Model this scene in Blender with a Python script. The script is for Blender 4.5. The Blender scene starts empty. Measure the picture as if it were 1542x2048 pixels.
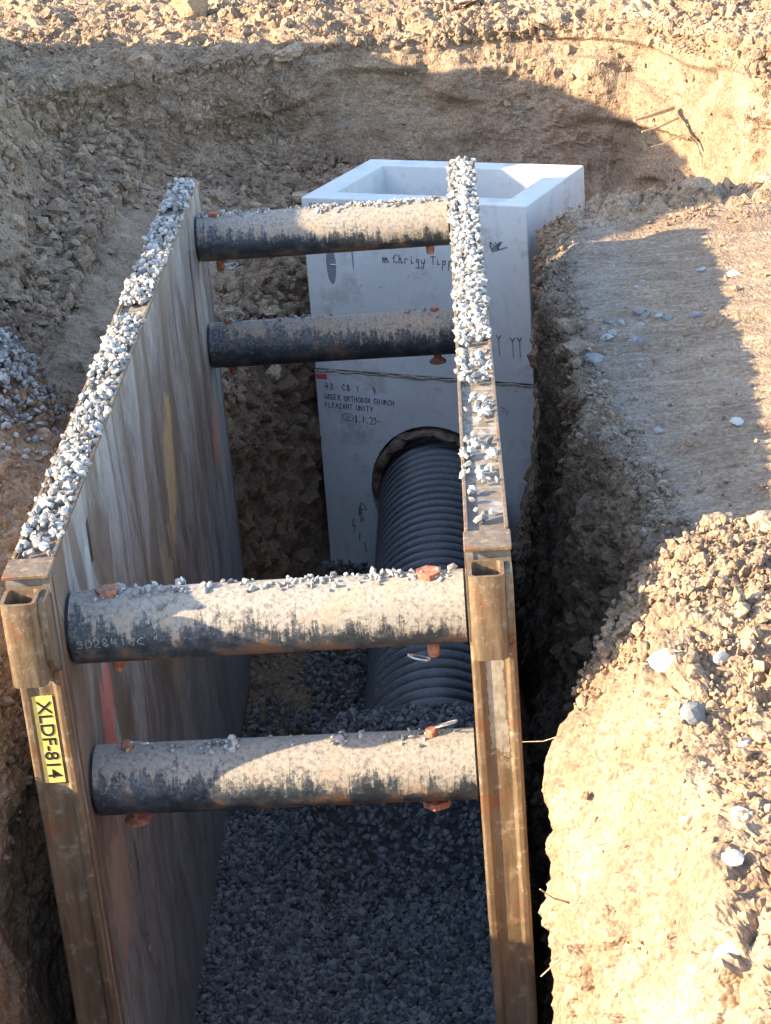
import bpy, bmesh, math, random
import numpy as np
from mathutils import Vector, Matrix

SC = bpy.context.scene
COL = SC.collection
random.seed(7)
RNG = np.random.default_rng(7)

# ------------------------------------------------------------------ camera
cam_d = bpy.data.cameras.new("camera")
cam = bpy.data.objects.new("camera", cam_d)
COL.objects.link(cam)
cam_d.sensor_fit = 'VERTICAL'
cam_d.sensor_height = 24.0
cam_d.lens = 4089.4 / 2048 * 24.0
cam_d.clip_start = 0.05
cam_d.clip_end = 2000
_r = Vector((0.9969918, 0.0158661, -0.0758657))
_u = Vector((0.0626885, 0.4105471, 0.9096819))
_f = Vector((-0.0455796, 0.9117013, -0.4083175))
M = Matrix(((_r.x, _u.x, -_f.x, 1.2359), (_r.y, _u.y, -_f.y, -5.2302), (_r.z, _u.z, -_f.z, 2.4764), (0, 0, 0, 1)))
cam.matrix_world = M
SC.camera = cam

# ------------------------------------------------------------------ light
SUN_EL = math.radians(24)
SUN_DIR = Vector((-0.90, -0.27, 0)).normalized()
SUN_DIR = Vector((SUN_DIR.x * math.cos(SUN_EL), SUN_DIR.y * math.cos(SUN_EL), math.sin(SUN_EL)))
world = bpy.data.worlds.new("World")
SC.world = world
world.use_nodes = True
wn = world.node_tree.nodes
bg = wn['Background']
sky = wn.new('ShaderNodeTexSky')
sky.sky_type = 'NISHITA'
sky.sun_disc = False
sky.sun_elevation = SUN_EL
sky.sun_rotation = math.atan2(SUN_DIR.x, SUN_DIR.y)
sky.altitude = 200
sky.air_density = 1.0
sky.dust_density = 1.0
sky.ozone_density = 1.0
world.node_tree.links.new(sky.outputs[0], bg.inputs[0])
bg.inputs[1].default_value = 0.15
sun_d = bpy.data.lights.new("sun", 'SUN')
sun_d.energy = 4.1
sun_d.angle = math.radians(0.55)
sun_d.color = (1.0, 0.81, 0.54)
sun = bpy.data.objects.new("sun", sun_d)
sun.rotation_euler = (-SUN_DIR).to_track_quat('-Z', 'Y').to_euler()
sun.location = (-8, -4, 8)
COL.objects.link(sun)
SC.view_settings.view_transform = 'Standard'
SC.view_settings.look = 'None'
SC.view_settings.gamma = 1
SC.view_settings.use_curve_mapping = False
SC.view_settings.exposure = 2.18
SC.render.engine = 'CYCLES'
SC.cycles.max_bounces = 6
SC.cycles.diffuse_bounces = 4

# ------------------------------------------------------------------ noise
def _hash(ix, iy, iz, s):
    h = (ix.astype(np.uint32) * np.uint32(374761393) + iy.astype(np.uint32) * np.uint32(668265263)
         + iz.astype(np.uint32) * np.uint32(2147483647 // 3) + np.uint32((s * 974711 + 12345) & 0x7fffffff))
    h = (h ^ (h >> np.uint32(13))) * np.uint32(1274126177)
    h = (h ^ (h >> np.uint32(16))) * np.uint32(2246822519)
    return ((h ^ (h >> np.uint32(15))) & np.uint32(0xffffff)).astype(np.float32) / float(0xffffff)

def vnoise(p, s=0):
    i = np.floor(p).astype(np.int64)
    f = (p - i).astype(np.float32)
    w = f * f * f * (f * (f * 6 - 15) + 10)
    o = np.zeros(len(p), np.float32)
    for a in (0, 1):
        wx = w[:, 0] if a else 1 - w[:, 0]
        for b in (0, 1):
            wy = w[:, 1] if b else 1 - w[:, 1]
            for c in (0, 1):
                wz = w[:, 2] if c else 1 - w[:, 2]
                o += wx * wy * wz * _hash(i[:, 0] + a, i[:, 1] + b, i[:, 2] + c, s)
    return o * 2 - 1

def fbm(p, octs=4, s=0, gain=.5, ridged=False):
    o = np.zeros(len(p), np.float32)
    a = 1.0
    for k in range(octs):
        n = vnoise(p * (2.03 ** k) + 17.3 * k, s + k)
        o += a * ((1 - 2 * np.abs(n)) if ridged else n)
        a *= gain
    return o

def worley(p, s=0):
    i = np.floor(p).astype(np.int64)
    f1 = np.full(len(p), 9., np.float32)
    f2 = np.full(len(p), 9., np.float32)
    cid = np.zeros(len(p), np.float32)
    for a in (-1, 0, 1):
        for b in (-1, 0, 1):
            for c in (-1, 0, 1):
                x, y, z = i[:, 0] + a, i[:, 1] + b, i[:, 2] + c
                d = np.sqrt((x + _hash(x, y, z, s) - p[:, 0]) ** 2 + (y + _hash(x, y, z, s + 31) - p[:, 1]) ** 2
                            + (z + _hash(x, y, z, s + 57) - p[:, 2]) ** 2).astype(np.float32)
                m = d < f1
                f2 = np.where(m, f1, np.minimum(f2, d))
                cid = np.where(m, _hash(x, y, z, s + 91), cid)
                f1 = np.where(m, d, f1)
    return f1, f2, cid

def sstep(a, b, x):
    t = np.clip((x - a) / (b - a), 0, 1)
    return t * t * (3 - 2 * t)

# ------------------------------------------------------------------ mesh helpers
def np_mesh(name, V, F, smooth=True, attrs=None):
    """V (n,3), F (m,k) with k 3 or 4; attrs: dict of per-vertex floats"""
    me = bpy.data.meshes.new(name)
    V = np.ascontiguousarray(V, np.float32)
    F = np.ascontiguousarray(F, np.int32)
    n, k = F.shape
    me.vertices.add(len(V)); me.vertices.foreach_set('co', V.ravel())
    me.loops.add(n * k); me.loops.foreach_set('vertex_index', F.ravel())
    me.polygons.add(n); me.polygons.foreach_set('loop_start', np.arange(0, n * k, k, dtype=np.int32))
    if attrs:
        for an, av in attrs.items():
            at = me.attributes.new(an, 'FLOAT', 'POINT')
            at.data.foreach_set('value', np.ascontiguousarray(av, np.float32))
    me.update(calc_edges=True)
    me.polygons.foreach_set('use_smooth', np.full(n, smooth, dtype=bool))
    return me

def link(name, me, mat, parent=None, root=None):
    if mat is not None and not me.materials:
        me.materials.append(mat)
    o = bpy.data.objects.new(name, me)
    COL.objects.link(o)
    if parent is not None:
        o.parent = parent
    return o

def tag(o, label=None, cat=None, group=None, kind=None):
    if label: o['label'] = label
    if cat: o['category'] = cat
    if group: o['group'] = group
    if kind: o['kind'] = kind
    return o

def empty(name, loc, label, cat, group=None):
    o = bpy.data.objects.new(name, None)
    o.empty_display_size = .1
    o.location = loc
    COL.objects.link(o)
    return tag(o, label, cat, group)

class MB:
    """collects shapes (world coordinates) into ONE mesh"""
    def __init__(s): s.bm = bmesh.new()
    def box(s, x0, x1, y0, y1, z0, z1):
        v = [s.bm.verts.new(p) for p in ((x0, y0, z0), (x1, y0, z0), (x1, y1, z0), (x0, y1, z0), (x0, y0, z1), (x1, y0, z1), (x1, y1, z1), (x0, y1, z1))]
        for f in ((3, 2, 1, 0), (4, 5, 6, 7), (0, 1, 5, 4), (1, 2, 6, 5), (2, 3, 7, 6), (3, 0, 4, 7)):
            s.bm.faces.new([v[i] for i in f])
        return s
    def prism(s, pts, z0, z1, axis='z'):
        def P(a, b, c): return {'z': (a, b, c), 'y': (a, c, b), 'x': (c, a, b)}[axis]
        lo = [s.bm.verts.new(P(a, b, z0)) for a, b in pts]
        hi = [s.bm.verts.new(P(a, b, z1)) for a, b in pts]
        n = len(pts)
        s.bm.faces.new(lo[::-1]); s.bm.faces.new(hi)
        for i in range(n): s.bm.faces.new((lo[i], lo[(i + 1) % n], hi[(i + 1) % n], hi[i]))
        return s
    def tube(s, pts, r, n=8, closed=False, cap=True):
        pts = [Vector(p) for p in pts]
        rings = []
        m = len(pts)
        up = None
        for i, p in enumerate(pts):
            a = pts[(i - 1) % m] if (i > 0 or closed) else p
            b = pts[(i + 1) % m] if (i < m - 1 or closed) else p
            t = (b - a).normalized()
            if up is None: up = t.orthogonal().normalized()
            up = (up - t * up.dot(t)).normalized()
            sd = t.cross(up)
            rr = r[i] if isinstance(r, (list, tuple)) else r
            rings.append([s.bm.verts.new(p + (up * math.cos(2 * math.pi * k / n) + sd * math.sin(2 * math.pi * k / n)) * rr) for k in range(n)])
        for i in range(m if closed else m - 1):
            A, B = rings[i], rings[(i + 1) % m]
            for k in range(n): s.bm.faces.new((A[k], A[(k + 1) % n], B[(k + 1) % n], B[k]))
        if cap and not closed:
            s.bm.faces.new(rings[0][::-1]); s.bm.faces.new(rings[-1])
        return s
    def lathe(s, prof, o, axis, ref, n=24, cap=True):
        """prof [(dist along axis, radius)]"""
        axis = Vector(axis).normalized(); ref = Vector(ref).normalized(); sd = axis.cross(ref); o = Vector(o)
        rings = [[s.bm.verts.new(o + axis * d + (ref * math.cos(2 * math.pi * k / n) + sd * math.sin(2 * math.pi * k / n)) * r) for k in range(n)] for d, r in prof]
        for A, B in zip(rings, rings[1:]):
            for k in range(n): s.bm.faces.new((A[k], A[(k + 1) % n], B[(k + 1) % n], B[k]))
        if cap:
            s.bm.faces.new(rings[0][::-1]); s.bm.faces.new(rings[-1])
        return s
    def build(s, name, mat, parent=None, smooth=False, bevel=0, off=None, sharp=40):
        bmesh.ops.recalc_face_normals(s.bm, faces=s.bm.faces)
        off = Vector(off) if off is not None else (parent_off(parent) if parent is not None else Vector((0, 0, 0)))
        for v in s.bm.verts: v.co -= off
        for f in s.bm.faces: f.smooth = smooth or bevel > 0
        me = bpy.data.meshes.new(name); s.bm.to_mesh(me); s.bm.free()
        if (smooth or bevel > 0):
            try: me.set_sharp_from_angle(angle=math.radians(sharp))
            except Exception: pass
        o = link(name, me, mat, parent)
        if bevel > 0:
            b = o.modifiers.new('bevel', 'BEVEL'); b.width = bevel; b.segments = 2; b.limit_method = 'ANGLE'; b.harden_normals = True
        return o

def parent_off(p):
    v = Vector((0, 0, 0))
    while p is not None:
        v += p.location; p = p.parent
    return v

# ------------------------------------------------------------------ materials
class Mat:
    def __init__(s, name, rough=.9, bump_dist=.01):
        s.m = bpy.data.materials.new(name); s.m.use_nodes = True
        s.nt = s.m.node_tree; s.b = s.nt.nodes['Principled BSDF']
        s.b.inputs['Roughness'].default_value = rough
        s.co = s.nt.nodes.new('ShaderNodeTexCoord').outputs['Object']
    def n(s, t, **kw):
        nd = s.nt.nodes.new(t)
        for k, v in kw.items(): setattr(nd, k, v)
        return nd
    def put(s, sock, v):
        if isinstance(v, bpy.types.NodeSocket): s.nt.links.new(v, sock)
        elif isinstance(v, tuple) and len(v) == 3 and sock.type == 'RGBA': sock.default_value = (*v, 1)
        else: sock.default_value = v
    def vec(s, scale=(1, 1, 1), loc=(0, 0, 0), src=None):
        m = s.n('ShaderNodeMapping'); s.put(m.inputs[0], src or s.co)
        m.inputs['Scale'].default_value = scale; m.inputs['Location'].default_value = loc
        return m.outputs[0]
    def noise(s, scale, detail=4, rough=.6, vec=None, dist=0):
        t = s.n('ShaderNodeTexNoise'); s.put(t.inputs['Vector'], vec or s.co)
        t.inputs['Scale'].default_value = scale; t.inputs['Detail'].default_value = detail
        t.inputs['Roughness'].default_value = rough; t.inputs['Distortion'].default_value = dist
        return t.outputs[0]
    def voro(s, scale, vec=None, feature='F1', out=0):
        t = s.n('ShaderNodeTexVoronoi', feature=feature); s.put(t.inputs['Vector'], vec or s.co)
        t.inputs['Scale'].default_value = scale
        return t.outputs[out]
    def ramp(s, v, a, b, c0=0., c1=1.):
        t = s.n('ShaderNodeMapRange'); s.put(t.inputs[0], v)
        t.interpolation_type = 'SMOOTHSTEP'
        for i, x in zip((1, 2, 3, 4), (a, b, c0, c1)): s.put(t.inputs[i], x)
        return t.outputs[0]
    def mix(s, f, a, b):
        t = s.n('ShaderNodeMix', data_type='RGBA'); s.put(t.inputs[0], f); s.put(t.inputs[6], a); s.put(t.inputs[7], b)
        return t.outputs[2]
    def math(s, op, a, b=0., c=0.):
        t = s.n('ShaderNodeMath', operation=op); s.put(t.inputs[0], a); s.put(t.inputs[1], b); s.put(t.inputs[2], c)
        return t.outputs[0]
    def attr(s, name):
        t = s.n('ShaderNodeAttribute', attribute_name=name); return t.outputs['Fac']
    def sep(s, v=None):
        t = s.n('ShaderNodeSeparateXYZ'); s.put(t.inputs[0], v or s.co); return t.outputs
    def normal_z(s):
        g = s.n('ShaderNodeNewGeometry'); return s.sep(g.outputs['Normal'])[2]
    def scale_col(s, c, f):
        t = s.n('ShaderNodeVectorMath', operation='SCALE'); s.put(t.inputs[0], c); s.put(t.inputs['Scale'], f); return t.outputs[0]
    def bump(s, h, dist=.01, strength=1.):
        t = s.n('ShaderNodeBump'); s.put(t.inputs['Height'], h); t.inputs['Distance'].default_value = dist
        t.inputs['Strength'].default_value = strength; s.put(s.b.inputs['Normal'], t.outputs[0])
    def out(s, col, rough=None, metal=None):
        s.put(s.b.inputs['Base Color'], col)
        if rough is not None: s.put(s.b.inputs['Roughness'], rough)
        if metal is not None: s.put(s.b.inputs['Metallic'], metal)
        return s.m

def dirt_mat(name, wet=False):
    k = Mat(name, .95)
    big = k.noise(.9, 4)
    mid = k.noise(6, 6, .65)
    fin = k.noise(60, 5, .7)
    c = k.mix(k.ramp(big, .38, .62), (.285, .188, .115), (.232, .150, .092))
    c = k.mix(k.ramp(mid, .42, .68), c, (.335, .242, .158))
    c = k.mix(k.math('MULTIPLY', k.ramp(k.noise(3.1, 3, vec=k.vec(loc=(5, 2, 1))), .55, .7), .6), c, (.20, .145, .10))
    # grey stone dust trodden into the surface
    c = k.mix(k.math('MULTIPLY', k.attr('grey'), k.ramp(k.noise(14, 5, .7), .35, .6)), c, (.27, .25, .22))
    # reddish damp clay low in the pit
    c = k.mix(k.attr('clay'), c, (.17, .108, .066))
    c = k.scale_col(c, k.ramp(k.attr('tone'), 0, 1, .72, 1.25))
    # scraped flat ground: thin dusty bands left by the bucket edge
    band = k.noise(1, 5, .7, k.vec((1.6, 38, 3)), .5)
    flat = k.attr('flat')
    c = k.mix(k.math('MULTIPLY', flat, k.ramp(band, .50, .66, 0, .45)), c, (.36, .285, .21))
    c = k.mix(k.math('MULTIPLY', flat, k.ramp(band, .48, .34, 0, .45)), c, (.19, .135, .09))
    c = k.scale_col(c, k.ramp(fin, .3, .7, .68, 1.26))
    crumb = k.sep(k.voro(75, out=1))[0]
    c = k.scale_col(c, k.ramp(crumb, 0, 1, .86, 1.14))
    k.bump(k.math('ADD', k.math('MULTIPLY', fin, .5), k.math('ADD', k.math('MULTIPLY', k.voro(75), -.6), k.math('MULTIPLY', k.math('MULTIPLY', flat, band), 1.2))), .009, .9)
    return k.out(c)

M_DIRT = dirt_mat('dug_earth')

def stone_mat(name, lo, hi, dusty=.5):
    k = Mat(name, .85)
    t = k.attr('tone')
    c = k.mix(t, lo, hi)
    c = k.mix(k.math('MULTIPLY', k.ramp(k.noise(35, 4), .5, .7), dusty), c, (.46, .42, .36))
    k.bump(k.noise(140, 4, .7), .003, .7)
    return k.out(c)

M_LIME = stone_mat('crushed_limestone', (.09, .09, .095), (.46, .44, .41))
M_BED = stone_mat('bedding_stone', (.04, .043, .048), (.215, .22, .225), .12)

def steel_panel_mat():
    """mud-streaked steel; object coordinates: y along the panel, z down it"""
    k = Mat('scraped_muddy_steel', .6)
    x, y, zz = k.sep()
    z = k.math('SUBTRACT', zz, 2.57)
    wob = k.noise(1, 3, .5, k.vec((1, 1.6, .9), (4, 0, 0)))
    cv = k.n('ShaderNodeCombineXYZ'); k.put(cv.inputs[0], x); k.put(cv.inputs[1], k.math('ADD', y, k.math('MULTIPLY', wob, .5))); k.put(cv.inputs[2], zz)
    cv = cv.outputs[0]
    streak = k.noise(1, 7, .72, k.vec((6, 5.5, 2.0), src=cv), 1.4)
    streak2 = k.noise(1, 5, .65, k.vec((6, 3.2, .75), (3, 1, 7), src=cv), 1.2)
    fine = k.noise(1, 6, .8, k.vec((30, 60, 9), src=cv), .6)
    speck = k.noise(30, 5, .75)
    c = k.mix(k.ramp(streak2, .40, .60), (.165, .140, .120), (.30, .285, .272))
    c = k.mix(k.math('MULTIPLY', k.ramp(streak, .47, .68), .45), c, (.36, .34, .315))
    c = k.mix(k.math('MULTIPLY', k.ramp(streak, .44, .30), .5), c, (.12, .10, .088))
    c = k.mix(k.math('MULTIPLY', k.ramp(fine, .50, .58), k.ramp(z, -.2, -1.5, .35, .75)), c, (.075, .072, .082))
    fleck = k.noise(1, 5, .8, k.vec((30, 85, 15), (2, 5, 1), src=cv), .5)
    c = k.mix(k.math('MULTIPLY', k.ramp(fleck, .54, .62), .5), c, (.42, .40, .375))
    c = k.mix(k.math('MULTIPLY', k.ramp(fleck, .44, .38), .45), c, (.10, .075, .06))
    c = k.mix(k.math('MULTIPLY', k.ramp(speck, .56, .68), .4), c, (.38, .34, .29))
    lower = k.ramp(z, -.9, -2.2)
    c = k.mix(k.math('MULTIPLY', lower, k.ramp(streak, .35, .6, .2, .7)), c, (.25, .25, .27))
    runs = k.noise(1, 4, .6, k.vec((1, 2.1, .33), (0, .37, 0), src=cv), 1.2)
    wet = k.math('MULTIPLY', k.ramp(runs, .52, .56), k.ramp(z, -1.6, -1.0))
    c = k.mix(k.math('MULTIPLY', wet, .72), c, (.135, .092, .062))
    top = k.ramp(k.normal_z(), .6, .9)
    c = k.mix(k.math('MULTIPLY', top, k.ramp(y, .25, .6)), c, k.mix(k.ramp(speck, .4, .6), (.16, .125, .09), (.33, .29, .24)))
    def patch(py, pz, ry, rz, col, amt, cc, slant=0):
        u = k.math('DIVIDE', k.math('SUBTRACT', k.math('ADD', y, k.math('MULTIPLY', z, slant)), py + pz * slant), ry)
        w = k.math('DIVIDE', k.math('SUBTRACT', z, pz), rz)
        d = k.math('SQRT', k.math('ADD', k.math('MULTIPLY', u, u), k.math('MULTIPLY', w, w)))
        d = k.math('ADD', d, k.math('MULTIPLY', k.math('SUBTRACT', streak, .5), 3.4))
        return k.mix(k.math('MULTIPLY', k.ramp(d, 1.0, .8), amt), cc, col)
    c = patch(2.35, -.70, .16, .28, (.44, .31, .15), .8, c, -.5)
    c = patch(1.98, -1.2, .20, .38, (.36, .28, .17), .6, c)
    
    c = patch(.53, -.78, .10, .22, (.58, .17, .13), .75, c)
    c = patch(3.87, -1.12, .12, .22, (.55, .20, .14), .7, c)
    c = patch(.56, -.22, .05, .12, (.40, .46, .40), .8, c)
    c = patch(4.0, -.9, .10, .8, (.36, .34, .27), .5, c)
    c = patch(.32, -1.3, .2, .25, (.42, .27, .21), .55, c)
    rust = k.ramp(k.noise(5, 5, .7), .60, .72)
    c = k.mix(k.math('MULTIPLY', rust, .5), c, (.24, .115, .06))
    k.bump(k.math('ADD', streak, k.math('MULTIPLY', fine, .6)), .006, .6)
    return k.out(c, k.ramp(streak, .3, .7, .45, .8), .15)
M_PANEL = steel_panel_mat()

def rusty_post_mat(name, mud=False):
    k = Mat(name, .55)
    x, y, zz = k.sep()
    z = k.math('SUBTRACT', zz, 2.57)
    s = k.noise(1, 6, .65, k.vec((30, 30, 3.5)), .3)
    sp = k.noise(24, 5, .7)
    c = k.mix(k.ramp(s, .35, .65), (.125, .082, .047), (.215, .148, .088))
    c = k.mix(k.math('MULTIPLY', k.ramp(sp, .54, .66), .55), c, (.36, .275, .19))
    c = k.mix(k.math('MULTIPLY', k.ramp(k.noise(1, 6, .8, k.vec((70, 70, 14))), .54, .64), .35), c, (.10, .06, .035))
    c = k.mix(k.math('MULTIPLY', k.ramp(k.noise(9, 4), .56, .66), .6), c, (.22, .085, .04))
    c = k.mix(k.math('MULTIPLY', k.ramp(k.voro(55), .15, .08), k.ramp(k.noise(11, 3), .52, .62, 0, .5)), c, (.50, .43, .33))
    c = k.mix(k.math('MULTIPLY', k.ramp(z, -.9, -2.2), k.ramp(s, .3, .6, .3, .8)), c, (.19, .14, .10))
    if mud:
        d = k.math('ADD', k.math('ABSOLUTE', k.math('DIVIDE', k.math('ADD', z, .47), .18)), 0)
        e = k.math('ABSOLUTE', k.math('DIVIDE', x, .026))
        d = k.math('ADD', k.math('MAXIMUM', d, e), k.math('MULTIPLY', k.math('SUBTRACT', k.noise(22, 5, .7), .5), 1.2))
        c = k.mix(k.math('MULTIPLY', k.ramp(d, 1.0, .93), .9), c, k.mix(k.ramp(sp, .4, .6), (.30, .255, .19), (.40, .35, .27)))
    k.bump(k.math('ADD', s, sp), .004, .6)
    return k.out(c, k.ramp(sp, .4, .7, .38, .75), .25)
M_POST = rusty_post_mat('weathered_post_steel')
M_POST_MUD = rusty_post_mat('weathered_post_steel_with_dried_mud', True)

def simple(name, col, rough=.6, metal=0., var=.35, scale=30, bump=.002, col2=None):
    k = Mat(name, rough)
    f = k.noise(scale, 5, .65)
    c = k.mix(k.ramp(f, .35, .68), tuple(v * (1 - var) for v in col), col2 or tuple(min(1, v * (1 + var)) for v in col))
    k.bump(f, bump, .7)
    return k.out(c, rough, metal)
M_RUST = simple('red_rust_pin', (.30, .085, .045), .8, .05, .35, 45, .003, (.40, .20, .12))
M_CLIP = simple('galvanised_wire', (.55, .56, .57), .35, .8)
M_LABEL = simple('yellow_sticker', (.80, .55, .11), .5, 0, .10, 40, .0008, (.84, .62, .22))
M_BLACK = simple('black_print', (.012, .012, .012), .6, 0, .2)
M_INK = simple('marker_ink', (.035, .045, .07), .8, 0, .3, 90, 0)
M_STAIN = simple('thin_dark_grime', (.20, .21, .22), .9, 0, .3, 90, 0)
M_CHALK = simple('chalk_mark', (.27, .30, .32), .9, 0, .3, 90, 0)
M_RED = simple('red_paint_mark', (.62, .06, .07), .7, 0, .15, 60, 0)
M_DARK = simple('dark_slot_steel', (.03, .026, .024), .8, 0)
M_ROOT = simple('pale_root', (.50, .37, .23), .8, 0, .3, 60)
M_BRICK = simple('brown_packing_stone', (.13, .075, .05), .9, 0, .45, 14, .008, (.22, .15, .11))
M_STUB = simple('black_stub_steel', (.03, .033, .038), .5, .2)
M_MORTAR = simple('joint_mortar', (.33, .29, .22), .95, 0, .4, 40, .006)

def pipe_mud_mat(seed, thr, blue=.0):
    """black painted steel pipe, silt lying on its top and run down its sides (object x along the pipe, origin on its axis)"""
    k = Mat('silt_covered_steel_pipe', .6)
    x, y, z = k.sep()
    g = k.n('ShaderNodeNewGeometry')
    # how far up the pipe we are, -1 underside .. 1 top
    h = k.math('DIVIDE', z, .11)
    drips = k.noise(1, 4, .7, k.vec((46, 5, 5), (seed, 0, 0)), .5)
    drip2 = k.noise(1, 3, .6, k.vec((17, 2.5, 2.5), (seed + 9, 0, 0)), .8)
    blot = k.noise(1, 6, .7, k.vec((9, 9, 9), (0, seed, 0)))
    blot2 = k.noise(1, 6, .8, k.vec((75, 70, 70), (0, seed, 2)))
    cover = k.math('MULTIPLY', h, .80)
    for nz_, am in ((drips, 1.3), (drip2, 1.0), (blot, 1.3), (blot2, .9)):
        cover = k.math('ADD', cover, k.math('MULTIPLY', k.math('SUBTRACT', nz_, .5), am))
    cover = k.math('ADD', cover, k.math('MULTIPLY', x, .55))
    m = k.ramp(cover, thr - .12, thr + .16)
    paint = k.mix(k.ramp(blot, .4, .65), (.022, .027, .034), (.065, .074, .085))
    paint = k.mix(k.math('MULTIPLY', k.ramp(k.math('ADD', blot2, k.math('MULTIPLY', h, .12)), .50, .64), .55), paint, (.20, .21, .215))
    rust = k.math('MULTIPLY', k.ramp(k.math('ADD', blot, k.math('MULTIPLY', h, -.16)), .58, .70), .8)
    paint = k.mix(rust, paint, (.17, .085, .042))
    silt = k.mix(k.ramp(blot2, .35, .65), (.20, .175, .148), (.325, .29, .25))
    silt = k.mix(k.math('MULTIPLY', k.ramp(blot, .52, .66), .5), silt, (.36, .25, .16))
    c = k.mix(k.math('MULTIPLY', m, k.ramp(blot2, .30, .50, .45, 1.)), paint, silt)
    k.bump(k.math('ADD', k.math('MULTIPLY', m, .8), k.math('MULTIPLY', blot2, .7)), .004, .8)
    return k.out(c, k.ramp(m, 0, 1, .42, .9))

def concrete_mat():
    k = Mat('precast_concrete', .85)
    a = k.noise(1.6, 5, .6); b = k.noise(14, 5, .6); p = k.voro(26)
    c = k.mix(k.ramp(a, .35, .65), (.52, .52, .505), (.62, .615, .60))
    c = k.mix(k.math('MULTIPLY', k.ramp(b, .56, .72), .35), c, (.36, .35, .33))
    pores = k.math('MULTIPLY', k.ramp(k.voro(11), .075, .045), k.ramp(k.noise(5, 2), .47, .55))
    pores = k.math('MAXIMUM', pores, k.math('MULTIPLY', k.ramp(p, .085, .05), k.ramp(k.noise(6, 2), .52, .58)))
    c = k.mix(k.math('MULTIPLY', k.ramp(k.noise(3.3, 6, .75), .52, .66), .6), c, (.37, .345, .30))
    c = k.mix(k.math('MULTIPLY', pores, .6), c, (.16, .16, .16))
    runs = k.noise(1, 4, .55, k.vec((14, 14, .8)), .3)
    c = k.mix(k.math('MULTIPLY', k.ramp(runs, .60, .75), .3), c, (.33, .33, .32))
    k.bump(k.math('SUBTRACT', b, k.math('MULTIPLY', pores, 2.)), .0025, .6)
    return k.out(c)
M_CONC = concrete_mat()

def hdpe_mat():
    k = Mat('black_corrugated_plastic', .35)
    d = k.noise(5, 5, .7); f = k.noise(70, 4, .7)
    nz = k.normal_z()
    dust = k.math('MULTIPLY', k.ramp(k.math('ADD', d, k.math('MULTIPLY', nz, .12)), .50, .75), k.ramp(f, .35, .6))
    c = k.mix(k.math('MULTIPLY', dust, .45), (.040, .044, .050), (.24, .235, .22))
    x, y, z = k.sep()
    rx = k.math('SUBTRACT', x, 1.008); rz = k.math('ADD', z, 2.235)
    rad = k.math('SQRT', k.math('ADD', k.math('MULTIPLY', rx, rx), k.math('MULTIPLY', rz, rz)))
    c = k.mix(k.math('MULTIPLY', k.ramp(rad, .325, .345), k.ramp(f, .3, .6, .45, .9)), k.scale_col(c, .35), k.mix(.55, c, (.21, .22, .235)))  # worn crests, with rib highlight and valley shade put into the colour
    k.bump(f, .001, .4)
    return k.out(c, k.ramp(dust, 0, 1, .33, .75))
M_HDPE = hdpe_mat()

# ------------------------------------------------------------------ rocks
def icosphere(sub):
    bm = bmesh.new(); bmesh.ops.create_icosphere(bm, subdivisions=sub, radius=1)
    V = np.array([v.co[:] for v in bm.verts], np.float32); F = np.array([[v.index for v in f.verts] for f in bm.faces], np.int32)
    bm.free(); return V, F
ICO = {1: icosphere(1), 2: icosphere(2), 3: icosphere(3)}

def rock_proto(rng, sub=1, planes=9, flat=.7, rough=.0):
    V, F = ICO[sub]
    N = rng.normal(size=(planes, 3)); N /= np.linalg.norm(N, axis=1)[:, None]
    h = rng.uniform(.55, .95, planes)
    d = V @ N.T
    r = np.min(np.where(d > .05, h / np.maximum(d, .05), 9), axis=1)
    r = np.minimum(r, 1.15)
    P = V * r[:, None]
    P = P * np.array([1, rng.uniform(.65, .95), rng.uniform(.45, flat)])
    if rough: P = P * (1 + rough * fbm(V * 2.5 + rng.uniform(0, 50), 3, 5))[:, None]
    return P.astype(np.float32), F
GRAVEL = [rock_proto(RNG, 1, 7, .75) for _ in range(28)]
CLODS = [rock_proto(RNG, 3, 9, .85, .22) for _ in range(24)]

def rand_rot(n, rng, lay=0.):
    """random rotation matrices; lay>0 keeps the short axis near vertical"""
    q = rng.normal(size=(n, 4)); q /= np.linalg.norm(q, axis=1)[:, None]
    if lay > 0:
        a = rng.uniform(0, 2 * np.pi, n); t = rng.normal(size=(n, 2)) * (1 - lay) * .7
        q = np.stack([np.cos(a / 2), t[:, 0], t[:, 1], np.sin(a / 2)], 1); q /= np.linalg.norm(q, axis=1)[:, None]
    w, x, y, z = q.T
    return np.stack([1 - 2 * (y * y + z * z), 2 * (x * y - z * w), 2 * (x * z + y * w), 2 * (x * y + z * w), 1 - 2 * (x * x + z * z), 2 * (y * z - x * w),
                     2 * (x * z - y * w), 2 * (y * z + x * w), 1 - 2 * (x * x + y * y)], 1).reshape(n, 3, 3)

def scatter_mesh(name, P, S, protos, rng, lay=0., extra=None, tone=None):
    n = len(P)
    which = rng.integers(0, len(protos), n)
    R = rand_rot(n, rng, lay)
    T = rng.uniform(0, 1, n) if tone is None else tone
    Vs, Fs, Ts, E = [], [], [], {k: [] for k in (extra or {})}
    base = 0
    for k, (V, F) in enumerate(protos):
        idx = np.nonzero(which == k)[0]
        if not len(idx): continue
        W = np.einsum('nij,vj->nvi', R[idx], V) * S[idx][:, None, None] + P[idx][:, None, :]
        m = len(V)
        Vs.append(W.reshape(-1, 3))
        Fs.append((F[None] + (np.arange(len(idx)) * m)[:, None, None] + base).reshape(-1, 3))
        Ts.append(np.repeat(T[idx], m))
        for kk in E: E[kk].append(np.repeat(extra[kk][idx], m))
        base += len(idx) * m
    at = {'tone': np.concatenate(Ts)}
    for kk in E: at[kk] = np.concatenate(E[kk])
    return np_mesh(name, np.concatenate(Vs), np.concatenate(Fs), False, at)

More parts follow.
